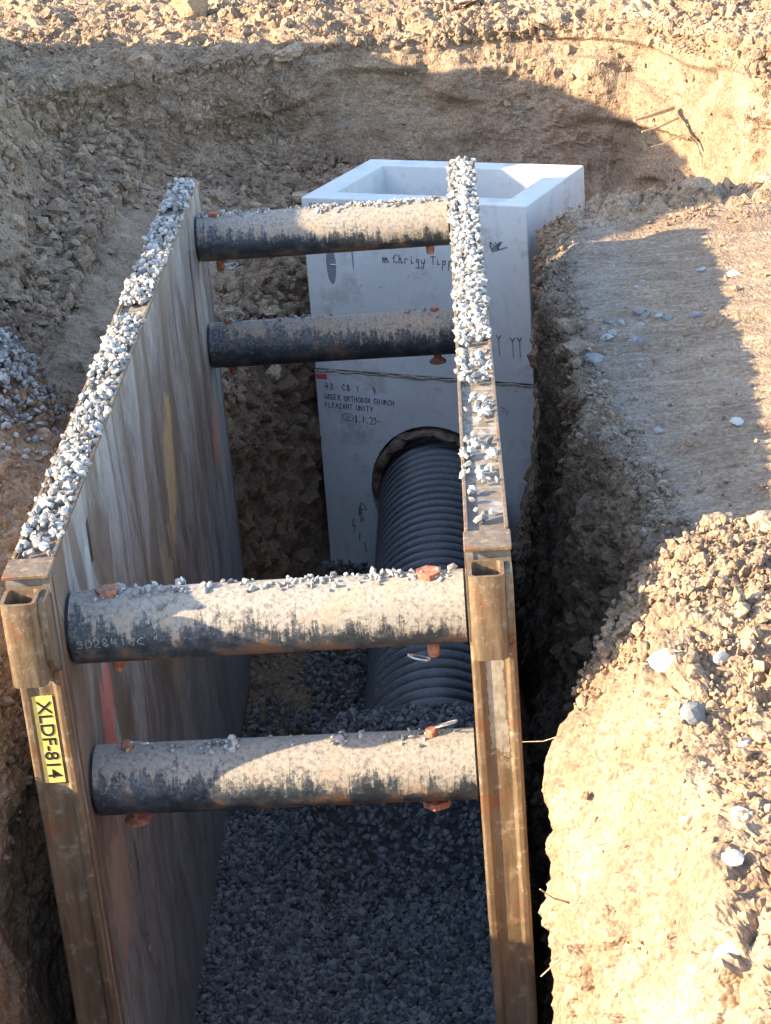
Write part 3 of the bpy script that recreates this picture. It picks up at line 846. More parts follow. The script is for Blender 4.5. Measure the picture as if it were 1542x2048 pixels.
# spreaders ---------------------------------------------------------
SPREADERS = [  # y, zc left, zc right, silt threshold, pins: (x, topkind, botkind)
    (.185, -.262, -.268, .12, [(.125, 'plate', 'pin'), (1.075, 'plate', 'ring')], 'upper near spreader pipe, pale silt on top, lit by the sun'),
    (.185, -.795, -.812, .20, [(.115, 'ring', 'head'), (1.05, 'ring', 'hex')], 'lower near spreader pipe nearest the gravel bed'),
    (4.02, -.205, -.205, .05, [(.095, 'plate', 'ring'), (1.085, 'none', 'pin')], 'upper far spreader pipe in front of the concrete chamber top'),
    (4.02, -.735, -.745, .34, [(.10, 'ring', 'pin'), (1.085, 'pin', 'head')], 'lower far spreader pipe wholly in shade'),
]
SPR = []
def ring_pts(c, ax, ay, r1, r2, n=14):
    return [Vector(c) + Vector(ax) * math.cos(2 * math.pi * k / n) * r1 + Vector(ay) * math.sin(2 * math.pi * k / n) * r2 for k in range(n)]
for k, (y, zl, zr, thr, pins, lab) in enumerate(SPREADERS):
    mb = MB(); nseg = 40
    L0, L1 = .012, W - .012
    prof = [(L0, .1), (L0, .1095)] + [(L0 + (L1 - L0) * i / nseg, .1095) for i in range(1, nseg)] + [(L1, .1095), (L1, .1)]
    o = Vector((0, y, (zl + zr) / 2)); ax = Vector((W, 0, zr - zl)).normalized()
    mb.lathe(prof, Vector((0, y, zl)), ax, (0, 0, 1), 48, cap=True)
    # local origin on the pipe's axis so that the silt follows the pipe
    off = Vector((W / 2, y, (zl + zr) / 2))
    po = parent_off(root)
    sp = mb.build('spreader_pipe', pipe_mud_mat(3.1 * k + 1, thr), None, smooth=True, off=off)
    sp.parent = root; sp.location = off - po
    sp['label'] = lab
    SPR.append(sp)
    for a0, b0 in ((.0005, .0125), (W - .0125, W - .0005)):
        mb = MB(); mb.lathe([(a0, .098), (b0, .098)], Vector((0, y, zl)), ax, (0, 0, 1), 32)
        mb.build('end_stub', M_STUB, sp, smooth=True)
    for px, top, bot in pins:
        zc = zl + (zr - zl) * px / W; rnd = random.Random(k * 10 + px * 100)
        mb = MB(); zt, zb = zc + .1095, zc - .1095
        r = .019
        up = {'plate': .008, 'ring': .022, 'pin': .016, 'none': -.01}[top]; dn = {'pin': .040, 'ring': .052, 'head': .03, 'hex': .014}[bot]
        mb.lathe([(-dn, r * .8), (-dn + .006, r), (.219 + up - .006, r), (.219 + up, r * .75)], (px, y, zb), (0, 0, 1), (1, 0, 0), 20)
        if top == 'plate':
            a0 = rnd.uniform(0, 1); pts = [(px + .038 * math.cos(a0 + t * math.pi / 3), y + .038 * math.sin(a0 + t * math.pi / 3)) for t in range(6)]
            mb.prism(pts, zt - .004, zt + .012)
        if bot in ('head', 'hex'):
            if bot == 'hex':
                a0 = .4; pts = [(px + .046 * math.cos(a0 + t * math.pi / 3), y + .046 * math.sin(a0 + t * math.pi / 3)) for t in range(6)]
                mb.prism(pts, zb - .03, zb - .008)
            else:
                mb.lathe([(-.046, .030), (-.042, .040), (-.034, .041), (-.02, .022)], (px, y, zb), (0, 0, 1), (1, 0, 0), 20)
        pin = mb.build('retaining_pin', M_RUST, sp, smooth=True, sharp=35)
        for where, zz, sg in ((top, zt + .022, 1), (bot, zb - .045, -1)):
            if where != 'ring': continue
            a = rnd.uniform(-.5, .3) if k != 0 else math.pi - .3
            dx, dy = math.cos(a), math.sin(a)
            cpt = (px + dx * .048, y + dy * .048 - .012, zz - .012 * (1 if k == 0 else -1))
            if k in (1,): up_ = (-dy * .6, dx * .6, -.25)
            elif k == 3: up_ = (0, .1, 1)
            else: up_ = (-dy, dx, .25)
            MB().tube(ring_pts(cpt, (dx, dy, .15), Vector(up_).normalized(), .034, .021), .0032, 6, closed=True).build('pin_clip', M_CLIP, sp, smooth=True)

# chalk figures on the upper near spreader --------------------------
GLY = {
 '0': [[(.5,1),(.15,.8),(.1,.4),(.3,.02),(.7,.05),(.9,.5),(.8,.85),(.5,1)]],
 '1': [[(.4,.85),(.55,1),(.5,0)]],
 '2': [[(.1,.8),(.4,1),(.8,.8),(.7,.5),(.1,.02),(.9,.0)]],
 '3': [[(.15,.95),(.7,.95),(.4,.6),(.8,.4),(.6,.02),(.1,.08)]],
 '4': [[(.3,1),(.1,.45),(.85,.5)],[(.7,1),(.65,0)]],
 '7': [[(.1,1),(.9,.95),(.4,0)]],
 '8': [[(.75,.85),(.4,1),(.2,.75),(.75,.3),(.5,.0),(.2,.2),(.7,.7),(.75,.85)]],
 '9': [[(.8,.75),(.4,1),(.15,.7),(.5,.5),(.8,.75),(.6,0)]],
 'A': [[(0,0),(.5,1),(.9,0)],[(.2,.4),(.75,.4)]],
 'B': [[(.15,0),(.15,1),(.7,.85),(.2,.55),(.85,.3),(.15,0)]],
 'C': [[(.9,.85),(.5,1),(.1,.6),(.2,.1),(.9,.1)]],
 'D': [[(.15,0),(.15,1),(.8,.7),(.75,.2),(.15,0)]],
 'E': [[(.85,1),(.15,.95),(.1,.05),(.85,.0)],[(.15,.5),(.7,.52)]],
 'G': [[(.85,.85),(.4,1),(.1,.5),(.35,.02),(.85,.1),(.85,.45),(.55,.45)]],
 'H': [[(.1,1),(.15,0)],[(.8,1),(.85,0)],[(.12,.5),(.85,.5)]],
 'I': [[(.5,1),(.5,0)]],
 'K': [[(.15,1),(.15,0)],[(.85,1),(.2,.5),(.9,0)]],
 'L': [[(.2,1),(.15,.03),(.9,.05)]],
 'N': [[(.1,0),(.12,1),(.85,.05),(.9,1)]],
 'O': [[(.5,1),(.1,.7),(.15,.15),(.6,0),(.9,.4),(.8,.85),(.5,1)]],
 'P': [[(.15,0),(.15,1),(.8,.85),(.7,.5),(.15,.45)]],
 'R': [[(.12,0),(.15,1),(.8,.8),(.2,.5),(.9,0)]],
 'S': [[(.85,.9),(.4,1),(.2,.7),(.75,.4),(.6,.02),(.1,.1)]],
 'T': [[(.05,.95),(.95,1)],[(.5,.98),(.45,0)]],
 'U': [[(.1,1),(.15,.15),(.6,0),(.85,.3),(.9,1)]],
 'X': [[(.1,1),(.9,0)],[(.9,1),(.05,0)]],
 'Y': [[(.1,1),(.5,.5)],[(.9,1),(.35,0)]],
 '"': [[(.3,1),(.28,.7)],[(.6,1),(.58,.7)]],
 '.': [[(.3,.0),(.42,.06)]], '-': [[(.1,.5),(.9,.52)]], ' ': [],
 'm': [[(.0,0),(.05,.5),(.2,.6),(.3,.0)],[(.3,.4),(.5,.6),(.6,0)],[(.6,.4),(.8,.6),(.9,.05),(1.1,.1)]],
 'h': [[(.1,0),(.25,1)],[(.15,.4),(.5,.6),(.6,.0),(.9,.15)]],
 'i': [[(.3,.55),(.35,0),(.7,.15)],[(.36,.8),(.38,.84)]],
 'r': [[(.1,.0),(.2,.55),(.5,.6),(.7,.45)]],
 'g': [[(.7,.5),(.3,.6),(.15,.2),(.6,.15),(.7,.5),(.5,-.5),(.0,-.4)]],
 'y': [[(.1,.55),(.25,.1),(.7,.2)],[(.8,.6),(.4,-.5),(.0,-.35)]],
 'p': [[(.25,.6),(.0,-.55)],[(.2,.4),(.6,.6),(.7,.2),(.2,.05)]],
 'n': [[(.1,0),(.2,.55)],[(.2,.4),(.55,.6),(.65,.0),(.9,.1)]],
}
def write(mb, txt, origin, ux, uz, h, w, stroke, mapf=None, adv=1.25, jit=.05, seed=1):
    """hand lettering as thin ribbons lying on a surface; mapf bends (u,v) on to it"""
    rnd = random.Random(seed)
    pen = 0.
    for ch in txt:
        for line in GLY.get(ch, []):
            pts = [((pen + (a + rnd.uniform(-jit, jit)) * w), (b + rnd.uniform(-jit, jit)) * h) for a, b in line]
            ribbon(mb, pts, stroke, mapf or (lambda u, v: Vector(origin) + Vector(ux) * u + Vector(uz) * v))
        pen += w * adv * (1 if ch != ' ' else .8) * rnd.uniform(.92, 1.08)
    return pen
def ribbon(mb, pts, wd, mapf):
    for (a, b), (c, d) in zip(pts, pts[1:]):
        L = math.hypot(c - a, d - b) or 1e-6
        tx, ty = (c - a) / L * wd * .4, (d - b) / L * wd * .4
        nx, ny = -(d - b) / L * wd / 2, (c - a) / L * wd / 2
        q = [(a - tx + nx, b - ty + ny), (a - tx - nx, b - ty - ny), (c + tx - nx, d + ty - ny), (c + tx + nx, d + ty + ny)]
        mb.bm.faces.new([mb.bm.verts.new(mapf(*p)) for p in q])
y, zl = SPREADERS[0][0], SPREADERS[0][1]
def on_pipe(u, v):
    a = v / .1105
    return Vector((.03 + u, y - math.cos(a) * .1105, zl + math.sin(a) * .1105 - .003))
mb = MB()
write(mb, 'S028419C "', None, None, None, .026, .022, .0022, lambda u, v: on_pipe(u, v - .012), 1.2, .12, 4)
tag(mb.build('chalk_writing', M_CHALK, SPR[0]), kind='stuff')

# ------------------------------------------------------------------ concrete chamber
TH = -.397
BO = Vector((.368, 5.696, -.497))          # front left top corner
BU = Vector((math.cos(TH), math.sin(TH), .006)).normalized()
BV = Vector((-math.sin(TH), math.cos(TH), -.036)).normalized()
BWD = BU.cross(BV).normalized()            # up
BW, BD, WALL = 1.32, .936, .145
JOINT = .996
BH = 2.16
def bpt(u, v, d): return BO + BU * u + BV * v - BWD * d       # d = depth below the top
chamber = empty('catch_basin', tuple(bpt(BW / 2, BD / 2, BH)), 'tall square precast concrete catch basin in two sections with open top', 'catch basin')
CO = parent_off(chamber)
def bbox(mb, u0, u1, v0, v1, d0, d1):
    v = [mb.bm.verts.new(bpt(*p)) for p in ((u0, v0, d1), (u1, v0, d1), (u1, v1, d1), (u0, v1, d1), (u0, v0, d0), (u1, v0, d0), (u1, v1, d0), (u0, v1, d0))]
    for f in ((3, 2, 1, 0), (4, 5, 6, 7), (0, 1, 5, 4), (1, 2, 6, 5), (2, 3, 7, 6), (3, 0, 4, 7)): mb.bm.faces.new([v[i] for i in f])
def ring_block(mb, d0, d1, skip_front=False):
    """four walls welded into one open box"""
    o_ = [(0, 0), (BW, 0), (BW, BD), (0, BD)]; i_ = [(WALL, WALL), (BW - WALL, WALL), (BW - WALL, BD - WALL), (WALL, BD - WALL)]
    r = [[mb.bm.verts.new(bpt(a, b, d)) for a, b in pts] for pts, d in ((o_, d1), (o_, d0), (i_, d0), (i_, d1))]
    for A, B in zip(r, r[1:] + r[:1]):
        for k in range(4):
            if skip_front and k == 0 and (A is r[0] or A is r[2]): continue
            mb.bm.faces.new((A[k], A[(k + 1) % 4], B[(k + 1) % 4], B[k]))
mb = MB(); ring_block(mb, 0, JOINT - .006)
up = mb.build('upper_section', M_CONC, chamber, bevel=.009)
# lower section with the round pipe opening in its front wall
HU, HD, HR = .712, 1.690, .412
def circ_face(mb, v, flip=False):
    n = 48
    ang = [2 * math.pi * (k + .5) / n for k in range(n)]
    inner = [(HU + HR * math.cos(a), HD + HR * math.sin(a)) for a in ang]
    outer = []
    for a in ang:
        dx, dy = math.cos(a), math.sin(a)
        ts = []
        if dx > 1e-6: ts.append((BW - HU) / dx)
        if dx < -1e-6: ts.append(-HU / dx)
        if dy > 1e-6: ts.append((2.30 - HD) / dy)
        if dy < -1e-6: ts.append((JOINT + .006 - HD) / dy)
        t = min(ts); outer.append((HU + dx * t, HD + dy * t))
    # snap closest samples to the rectangle corners
    for cu, cd in ((0, JOINT + .006), (BW, JOINT + .006), (0, 2.30), (BW, 2.30)):
        j = min(range(n), key=lambda i: math.hypot(outer[i][0] - cu, outer[i][1] - cd)); outer[j] = (cu, cd)
    I = [mb.bm.verts.new(bpt(a, v, b)) for a, b in inner]; O = [mb.bm.verts.new(bpt(a, v, b)) for a, b in outer]
    for k in range(n):
        j = (k + 1) % n; mb.bm.faces.new((I[k], I[j], O[j], O[k]))
    return I
mb = MB(); ring_block(mb, JOINT + .006, 2.30, True)
I1 = circ_face(mb, 0); I2 = circ_face(mb, WALL)
for k in range(len(I1)):
    j = (k + 1) % len(I1); mb.bm.faces.new((I1[k], I1[j], I2[j], I2[k]))
bmesh.ops.remove_doubles(mb.bm, verts=mb.bm.verts, dist=.0005)
low = mb.build('lower_section', M_CONC, chamber, smooth=True, sharp=30)
mb = MB(); bbox(mb, .02, BW - .02, .02, BD - .02, 2.26, 2.33); mb.build('base_slab', M_CONC, chamber)
# squeezed-out joint sealant: an irregular bead right round the front and right
rng = random.Random(5)
mb = MB()
pts = [bpt(BW * t / 60, -.001 - .0, JOINT + .004 * math.sin(t * .9)) for t in range(61)]
mb.tube(pts, [.004 + .005 * rng.random() ** 2 + (.006 if 24 < t < 30 else 0) for t in range(61)], 6)
pts = [bpt(BW + .001, BD * t / 20, JOINT) for t in range(21)]
mb.tube(pts, [.004 + .005 * rng.random() ** 2 for t in range(21)], 6)
mb.build('joint_sealant', M_MORTAR, chamber, smooth=True)
# lifting recesses with a cast-in bar
for uu in (.155, BW - .155):
    mb = MB(); n = 20
    c0 = mb.bm.verts.new(bpt(uu, -.0012, .42))
    rg = [mb.bm.verts.new(bpt(uu + .028 * math.cos(2 * math.pi * k / n) * (1.1 if math.sin(2 * math.pi * k / n) < 0 else 1), -.0012, .36 + .105 * math.sin(2 * math.pi * k / n) + .02)) for k in range(n)]
    for k in range(n): mb.bm.faces.new((c0, rg[k], rg[(k + 1) % n]))
    if uu < .5:
        mb.build('lifting_recess', M_STAIN, up)
        MB().tube([bpt(uu - .005, -.004, .372), bpt(uu + .032, -.006, .374)], .0045, 6).build('lifting_bar', M_CLIP, up, smooth=True)
# writing in felt marker
def face_map(u0, d0, skew=0.):
    return lambda u, v: bpt(u0 + u, -.0018, d0 - v + skew * u)
def line_of(txt, h, w, st, u0, d0, skew, adv, jit, seed, parent, mat=M_INK, name='marker_writing'):
    mb = MB(); write(mb, txt, 0, 0, 0, h, w, st, face_map(u0, d0, skew), adv, jit, seed)
    return tag(mb.build(name, mat, parent), kind='stuff')
line_of('48  CB 1   9', .036, .024, .0040, .055, 1.105, .02, 1.25, .07, 2, low)
line_of('GREEK ORTHODOX CHURCH', .030, .0185, .0038, .045, 1.165, .02, 1.15, .07, 3, low)
line_of('PLEASANT UNITY', .030, .0185, .0038, .045, 1.215, .02, 1.2, .07, 4, low)
line_of('8.1.23-', .040, .022, .0040, .225, 1.293, .02, 1.1, .07, 5, low)
line_of('U', .018, .018, .0035, .175, 1.275, 0, 1.1, .1, 6, low)
mb = MB(); ribbon(mb, [(.185 + .036 * math.cos(t * .5), .02 + .022 * math.sin(t * .5)) for t in range(14)], .003, face_map(0, 1.285))
tag(mb.build('marker_circle', M_INK, low), kind='stuff')
line_of('42"', .040, .030, .0045, .045, .068, 0, 1.15, .06, 7, up)
line_of('48"', .040, .030, .0045, .225, .068, 0, 1.15, .06, 8, up)
line_of('m Chrigy Tipp', .048, .034, .0042, .47, .345, 0, .98, .04, 9, up)
mb = MB(); ribbon(mb, [(.29, .0), (.288, .09)], .004, face_map(0, .385)); tag(mb.build('marker_line', M_INK, up), kind='stuff')
for du, dd in ((0, 0), (.08, -.01), (.12, -.005)):
    mb = MB()
    ribbon(mb, [(du - .012, dd + .02), (du, dd), (du + .013, dd + .02)], .008, face_map(1.125, .74))
    ribbon(mb, [(du, dd), (du + .003, dd - .09)], .005, face_map(1.125, .74))
    tag(mb.build('grime_mark', M_STAIN, up), kind='stuff')
mb = MB()
for k in range(5):
    ribbon(mb, [(rng.uniform(0, .1), rng.uniform(-.03, .03)) for _ in range(3)], .007, face_map(1.10, .23))
tag(mb.build('grime_mark', M_STAIN, up), kind='stuff')
mb = MB()
for k in range(10):
    a, b = rng.uniform(0, .07), rng.uniform(-.28, .06)
    ribbon(mb, [(a, b), (a + rng.uniform(-.02, .02), b - rng.uniform(.01, .06)), (a + rng.uniform(-.02, .02), b - .04)], rng.uniform(.004, .010), face_map(.17, 1.80))
tag(mb.build('grime_mark', M_STAIN, low), kind='stuff')
line_of('TYF', .03, .03, .004, 1.12, 1.16, .3, .6, .15, 12, low, M_STAIN, 'grime_mark')
mb = MB(); bbox(mb, .004, .072, -.0025, -.001, JOINT + .022, JOINT + .050); mb.build('red_paint_mark', M_RED, low)
mb = MB(); bbox(mb, .0, .05, -.0025, -.001, .085, .10); mb.build('red_paint_mark', M_RED, up)
mb = MB(); rr_ = random.Random(8)
mb.tube([bpt(HU + (HR - .024 + rr_.uniform(-.022, .010)) * math.cos(t * math.pi / 24), .055, HD + (HR - .024 + rr_.uniform(-.022, .010)) * math.sin(t * math.pi / 24)) for t in range(48)], [rr_.uniform(.022, .040) for _ in range(48)], 7, closed=True)
mb.build('mortar_collar', simple('dark_brown_mortar', (.075, .043, .03), .95, 0, .5, 22, .01), low)
# broken stones packed round the pipe in the opening
rg = np.random.default_rng(12)
for k in range(15):
    a = math.radians(180 + k * 12.5 + 2)
    V, F = rock_proto(rg, 2, 8, .5, .06)
    Vv = V * np.array([.088, .060, .062]) * rg.uniform(.75, 1.25)
    ca, sa = math.cos(a + math.pi / 2), math.sin(a + math.pi / 2)
    pr = HR - .046
    out = [bpt(HU + pr * math.cos(a) + ca * p[0] - sa * p[2], .012 + p[1] + .02 * math.sin(k * 3), HD + pr * math.sin(a) + sa * p[0] + ca * p[2]) - CO - low.location for p in Vv]
    me = np_mesh('packing_stone', np.array([o[:] for o in out]), F, False, {'tone': np.full(len(V), rg.uniform())})
    link('packing_stone', me, M_BRICK, low)

# ------------------------------------------------------------------ corrugated pipe
PX, PZ, PR = 1.01, -2.235, .348
pts = []
ya, yb, pitch = 2.20, 5.72, .088
mb = MB(); prof = []
nrib = int((yb - ya) / pitch)
for i in range(nrib):
    d = i * pitch
    for f, r in ((0, PR - .036), (.14, PR - .034), (.28, PR - .006), (.38, PR), (.64, PR), (.74, PR - .006), (.88, PR - .034)):
        prof.append((d + f * pitch, r))
prof.append((nrib * pitch, PR - .022))
prof = [(0, PR - .05)] + prof
mb.lathe(prof, (PX - .02, ya, PZ), (.01, 1, .0), (0, 0, 1), 72, cap=False)
inn = [(d, PR - .05) for d in (0, .5, 1, 2, nrib * pitch)]
mb.lathe(inn, (PX - .02, ya, PZ), (.01, 1, .0), (0, 0, 1), 72, cap=False)
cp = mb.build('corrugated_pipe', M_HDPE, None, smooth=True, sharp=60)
tag(cp, 'large black corrugated plastic drain pipe running from the gravel into the concrete basin', 'drain pipe')

# ------------------------------------------------------------------ gravel
def bed_z(x, y):
    z = -2.50 - .05 * np.exp(-((x - 0) ** 2) / .02) + .02 * fbm(np.stack([x * 2.2, y * 2.2, x * 0], 1), 3, 71)
    # heap thrown over the pipe's end
    ridge = np.exp(-(np.clip(y - 2.32, 0, 9) / .10) ** 2) * np.exp(-(np.clip(2.2 - y, 0, 9) / .22) ** 2)
    onp = sstep(.22, .62, x) * sstep(1.55, 1.1, np.abs(x - .98) + .5)
    z = z + ridge * (.66 * onp) * sstep(1.5, 2.15, y)
    z = np.where(y > 2.7, z - .10 * sstep(2.7, 3.2, y) - .10 * sstep(4.6, 5.2, y), z)
    return z
rng = np.random.default_rng(21)
def bed(n, lift, smin, smax, y0, y1, cond=None):
    x = rng.uniform(-.02, 1.22, n); y = rng.uniform(y0, y1, n)
    if cond is not None:
        m = cond(x, y); x, y = x[m], y[m]
    z = bed_z(x, y) + lift + rng.uniform(-.008, .008, len(x))
    return np.stack([x, y, z], 1), rng.uniform(smin, smax, len(x))
P1, S1 = bed(14000, 0, .011, .023, .55, 2.75)
P2, S2 = bed(3000, .012, .012, .024, .55, 2.75)
P3, S3 = bed(5200, 0.02, .012, .022, 2.6, 6.0, lambda x, y: (x < .75) & (fbm(np.stack([x * 3, y * 2, x * 0], 1), 2, 72) > -.12))
P = np.concatenate([P1, P2, P3]); S = np.concatenate([S1, S2, S3])
me = scatter_mesh('gravel_bed', P, S, GRAVEL, rng, .3)
tag(link('gravel_bed', me, M_BED), 'dark blue-grey crushed stone bedding filling the bottom of the trench box', 'gravel', kind='stuff')
X, Y = np.meshgrid(np.linspace(-.05, 1.25, 60), np.linspace(-3.5, 2.9, 190), indexing='xy')
Z = bed_z(X.ravel(), Y.ravel()).reshape(X.shape) - .012
Vb = np.stack([X, Y, Z], -1).reshape(-1, 3); i = np.arange(X.size).reshape(X.shape)
Fb = np.stack([i[:-1, :-1], i[:-1, 1:], i[1:, 1:], i[1:, :-1]], -1).reshape(-1, 4)
me = np_mesh('gravel_base', Vb, Fb, True, {'tone': np.zeros(len(Vb))})
tag(link('gravel_base', me, M_BED), 'fine dark stone under the bedding gravel', 'gravel', kind='stuff')

# ridges of crushed stone along the panel tops
def ridge(name, x0, x1, dens, label, seed, n=1900):
    rng = np.random.default_rng(seed)
    y = rng.uniform(.13, LEN, n); t = rng.beta(1.25, 1.25, n)
    keep = rng.uniform(0, 1, n) < dens(y, t)
    y, t = y[keep], t[keep]
    S = .010 + .016 * rng.beta(1.2, 2.6, len(y))
    loc = dens(y, t)
    lay = rng.uniform(0, 1, len(y)) * (1 - np.abs(t - .5) * 1.7) * loc
    z = .006 + S * .45 + lay * .018
    me = scatter_mesh(name, np.stack([x0 + (x1 - x0) * (.02 + .96 * t), y, z], 1), S, GRAVEL, rng, .35)
    return tag(link(name, me, M_LIME), label, 'gravel', kind='stuff')
def patchy(pairs):
    def f(y, t):
        d = np.zeros_like(y)
        for a, b, k in pairs: d = np.maximum(d, k * sstep(a - .04, a + .06, y) * sstep(b + .04, b - .06, y))
        return d * (.65 + .5 * (vnoise(np.stack([y * 5, t * 3, y * 0], 1), 5) > -.25))
    return f
ridge('gravel_ridge', -T, 0., patchy([(.16, .62, .55), (.60, 1.35, .9), (1.35, 1.62, .5), (1.62, 2.28, .9), (2.42, 3.62, .95), (3.76, 4.27, .95)]), 'pale crushed stone lying along the top of the left side panel', 31)
ridge('gravel_ridge', W, W + T, patchy([(.16, .30, .03), (.34, .62, .12), (.62, .82, .30), (.95, 1.15, .22), (1.30, 1.62, .5), (1.7, 2.15, .75), (2.1, 4.27, 1.)]), 'pale crushed stone lying along the top of the right side panel', 32, 2100)

def pipe_gravel(k, n, segs, label, seed):
    rng = np.random.default_rng(seed)
    y, zl, zr = SPREADERS[k][:3]
    xs = np.concatenate([rng.uniform(a, b, int(n * w * .55)) for a, b, w in segs])
    ang = rng.normal(0, .22, len(xs))
    S = .006 + .014 * rng.beta(1.1, 3, len(xs))
    zc = zl + (zr - zl) * xs / W
    P = np.stack([xs, y + np.sin(ang) * (.110 + S * .3), zc + np.cos(ang) * (.110 + S * .3)], 1)
    me = scatter_mesh('pipe_gravel', P, S, GRAVEL, rng, .3)
    tag(link('pipe_gravel', me, M_LIME), label, 'gravel', kind='stuff')
pipe_gravel(0, 330, [(.08, .17, .10), (.19, .36, .22), (.4, .62, .14), (.62, .84, .22), (.84, 1.15, .32)], 'small pale stones along the top of the upper near spreader pipe', 41)
pipe_gravel(1, 150, [(.1, .3, .1), (.34, .46, .4), (.5, .9, .12), (.74, .8, .16), (.9, 1.1, .2)], 'a few pale stones on the lower near spreader pipe', 42)
pipe_gravel(2, 420, [(.02, .35, .32), (.35, .7, .1), (.55, 1.15, .7)], 'pale stones heaped on the upper far spreader pipe', 43)
pipe_gravel(3, 70, [(.3, .6, .5), (.1, .3, .2), (.9, 1.1, .3)], 'thin scatter of stones on the lower far spreader pipe', 44)

# heap of crushed stone on the left mound
def surf_z(name, x, y):
    P = SURF[name][0]
    m = P[:, 2] > -1.2
    Q = P[m]
    return float(Q[np.argmin((Q[:, 0] - x) ** 2 + (Q[:, 1] - y) ** 2), 2])
rng = np.random.default_rng(51)
n = 1500
a = rng.normal(0, 1, (n, 2))
x = -.66 + a[:, 0] * .10; y = 2.45 + np.clip(a[:, 1] * .22, -9, .3)
hz = .13 * np.exp(-((x + .66) ** 2 / .02 + (y - 2.45) ** 2 / .10)) * rng.uniform(.5, 1, n)
Pm = SURF['left_earth_bank'][0]; Pm = Pm[(Pm[:, 0] < -.3) & (Pm[:, 0] > -1.4) & (Pm[:, 1] > 1.4) & (Pm[:, 1] < 4)]
z = np.array([Pm[np.argmin((Pm[:, 0] - xx) ** 2 + (Pm[:, 1] - yy) ** 2), 2] for xx, yy in zip(x, y)]) + hz + .01
me = scatter_mesh('gravel_heap', np.stack([x, y, z], 1), .010 + .014 * rng.beta(1.3, 2.5, n), GRAVEL, rng, .3)
tag(link('gravel_heap', me, M_LIME), 'small heap of blue-grey crushed stone on the low mound at the left edge', 'gravel', kind='stuff')

# ------------------------------------------------------------------ single stones
def single(name, x, y, s, surf, mat, protos, label, cat, group, rng, lift=.22, flatten=1., z=None, tone=None):
    V, F = protos[rng.integers(len(protos))]
    V = V * np.array([s, s * rng.uniform(.8, 1.1), s * flatten])
    me = np_mesh(name, V, F, False, {'tone': np.full(len(V), rng.uniform(.25, .8) if tone is None else tone), 'grey': np.full(len(V), .2), 'clay': np.zeros(len(V))})
    o = link(name, me, mat)
    o.location = (x, y, (surf_z(surf, x, y) if z is None else z) + s * lift * flatten)
    o.rotation_euler = (rng.uniform(-.3, .3), rng.uniform(-.3, .3), rng.uniform(0, 6.28))
    return tag(o, label, cat, group)
rng = np.random.default_rng(61)
STP = [rock_proto(rng, 2, 6, .85, .03) for _ in range(12)]
BENCH = [(2.06,3.85,.018),(2.02,3.71,.016),(1.86,3.31,.028),(1.91,3.28,.022),(2.0,3.39,.026),(2.02,3.35,.022),(1.98,3.23,.026),(2.08,3.35,.024),(2.11,3.31,.022),(2.23,3.25,.03),(1.86,3.16,.030),(1.83,3.11,.028),(1.94,3.07,.034),(1.97,3.05,.026),(1.81,2.19,.026),(1.94,1.99,.022),(2.34,3.96,.022),(1.93,2.7,.018)]
BENCH_LABELS = ['small stone farthest back of all the loose pale stones on the earth bench',
 'small stone just in front of the farthest one on the earth bench',
 'pale stone at the left end of the upper row of bench stones',
 'second pale stone from the left in the upper row of bench stones',
 'pale stone at the back of the close pair in the middle bench cluster',
 'pale stone at the front of the close pair in the middle bench cluster',
 'angular pale stone with dark right side in front of the middle pair',
 'left stone of the touching pair right of the bench cluster',
 'right stone of the touching pair right of the bench cluster',
 'flat grey stone lying apart, right of the touching pair on the bench',
 'upper of two pale stones nearest the ragged bench edge',
 'lower of two pale stones nearest the ragged bench edge',
 'biggest grey stone in the front row of the bench cluster',
 'dull stone touching the right side of the biggest cluster stone',
 'pale stone lying by the ragged bench edge, far nearer than the cluster',
 'nearest loose pale stone out on the middle of the shaded bench',
 'small dark-edged stone on the far bench left of the sunlight edge',
 'tiny lone pale stone on the bench a little nearer than the cluster']
for (x, y, s), lab in zip(BENCH, BENCH_LABELS):
    single('stone', x, y, s, 'earth_bench', M_LIME, STP, lab, 'stone', 'pale stones on the shaded earth bench', rng, flatten=.9)
UNIQ = [(2.22,1.90,.032,'white stone lying alone on the bench near its sunlit right part',.7,.95),
        (2.48,3.84,.040,'pale stone on the far bench right at the edge of the sunlight',.7,.9),
        (1.77,2.87,.060,'flat grey slab broken off at the edge of the earth bench',.45,.35),
        (1.79,-1.23,.030,'white oval stone casting a shadow, upper of two on the near sunlit mound',.6,1.),
        (1.75,-1.41,.030,'white oval stone casting a shadow, lower of two on the near sunlit mound',.6,1.),
        (1.70,-1.67,.036,'yellowish white stone lowest on the near sunlit mound',.8,.9),
        (1.85,-.90,.026,'thin white stone on the sunlit mound below the grey lump',.5,1.),
        (1.74,-.79,.034,'grey-violet lump of stone in the sunlit mound with a white stone at its foot',.8,.2),
        (1.84,-.52,.024,'small pale stone high on the sunlit mound near the picture\'s right edge',.8,.9),
        (1.71,-.50,.055,'large rounded lump catching full sun in the middle of the mound',.9,1.)]
for x, y, s, lab, fl, tn in UNIQ:
    single('stone', x, y, s, 'earth_bench', M_LIME, STP, lab, 'stone', None, rng, flatten=fl, tone=tn)
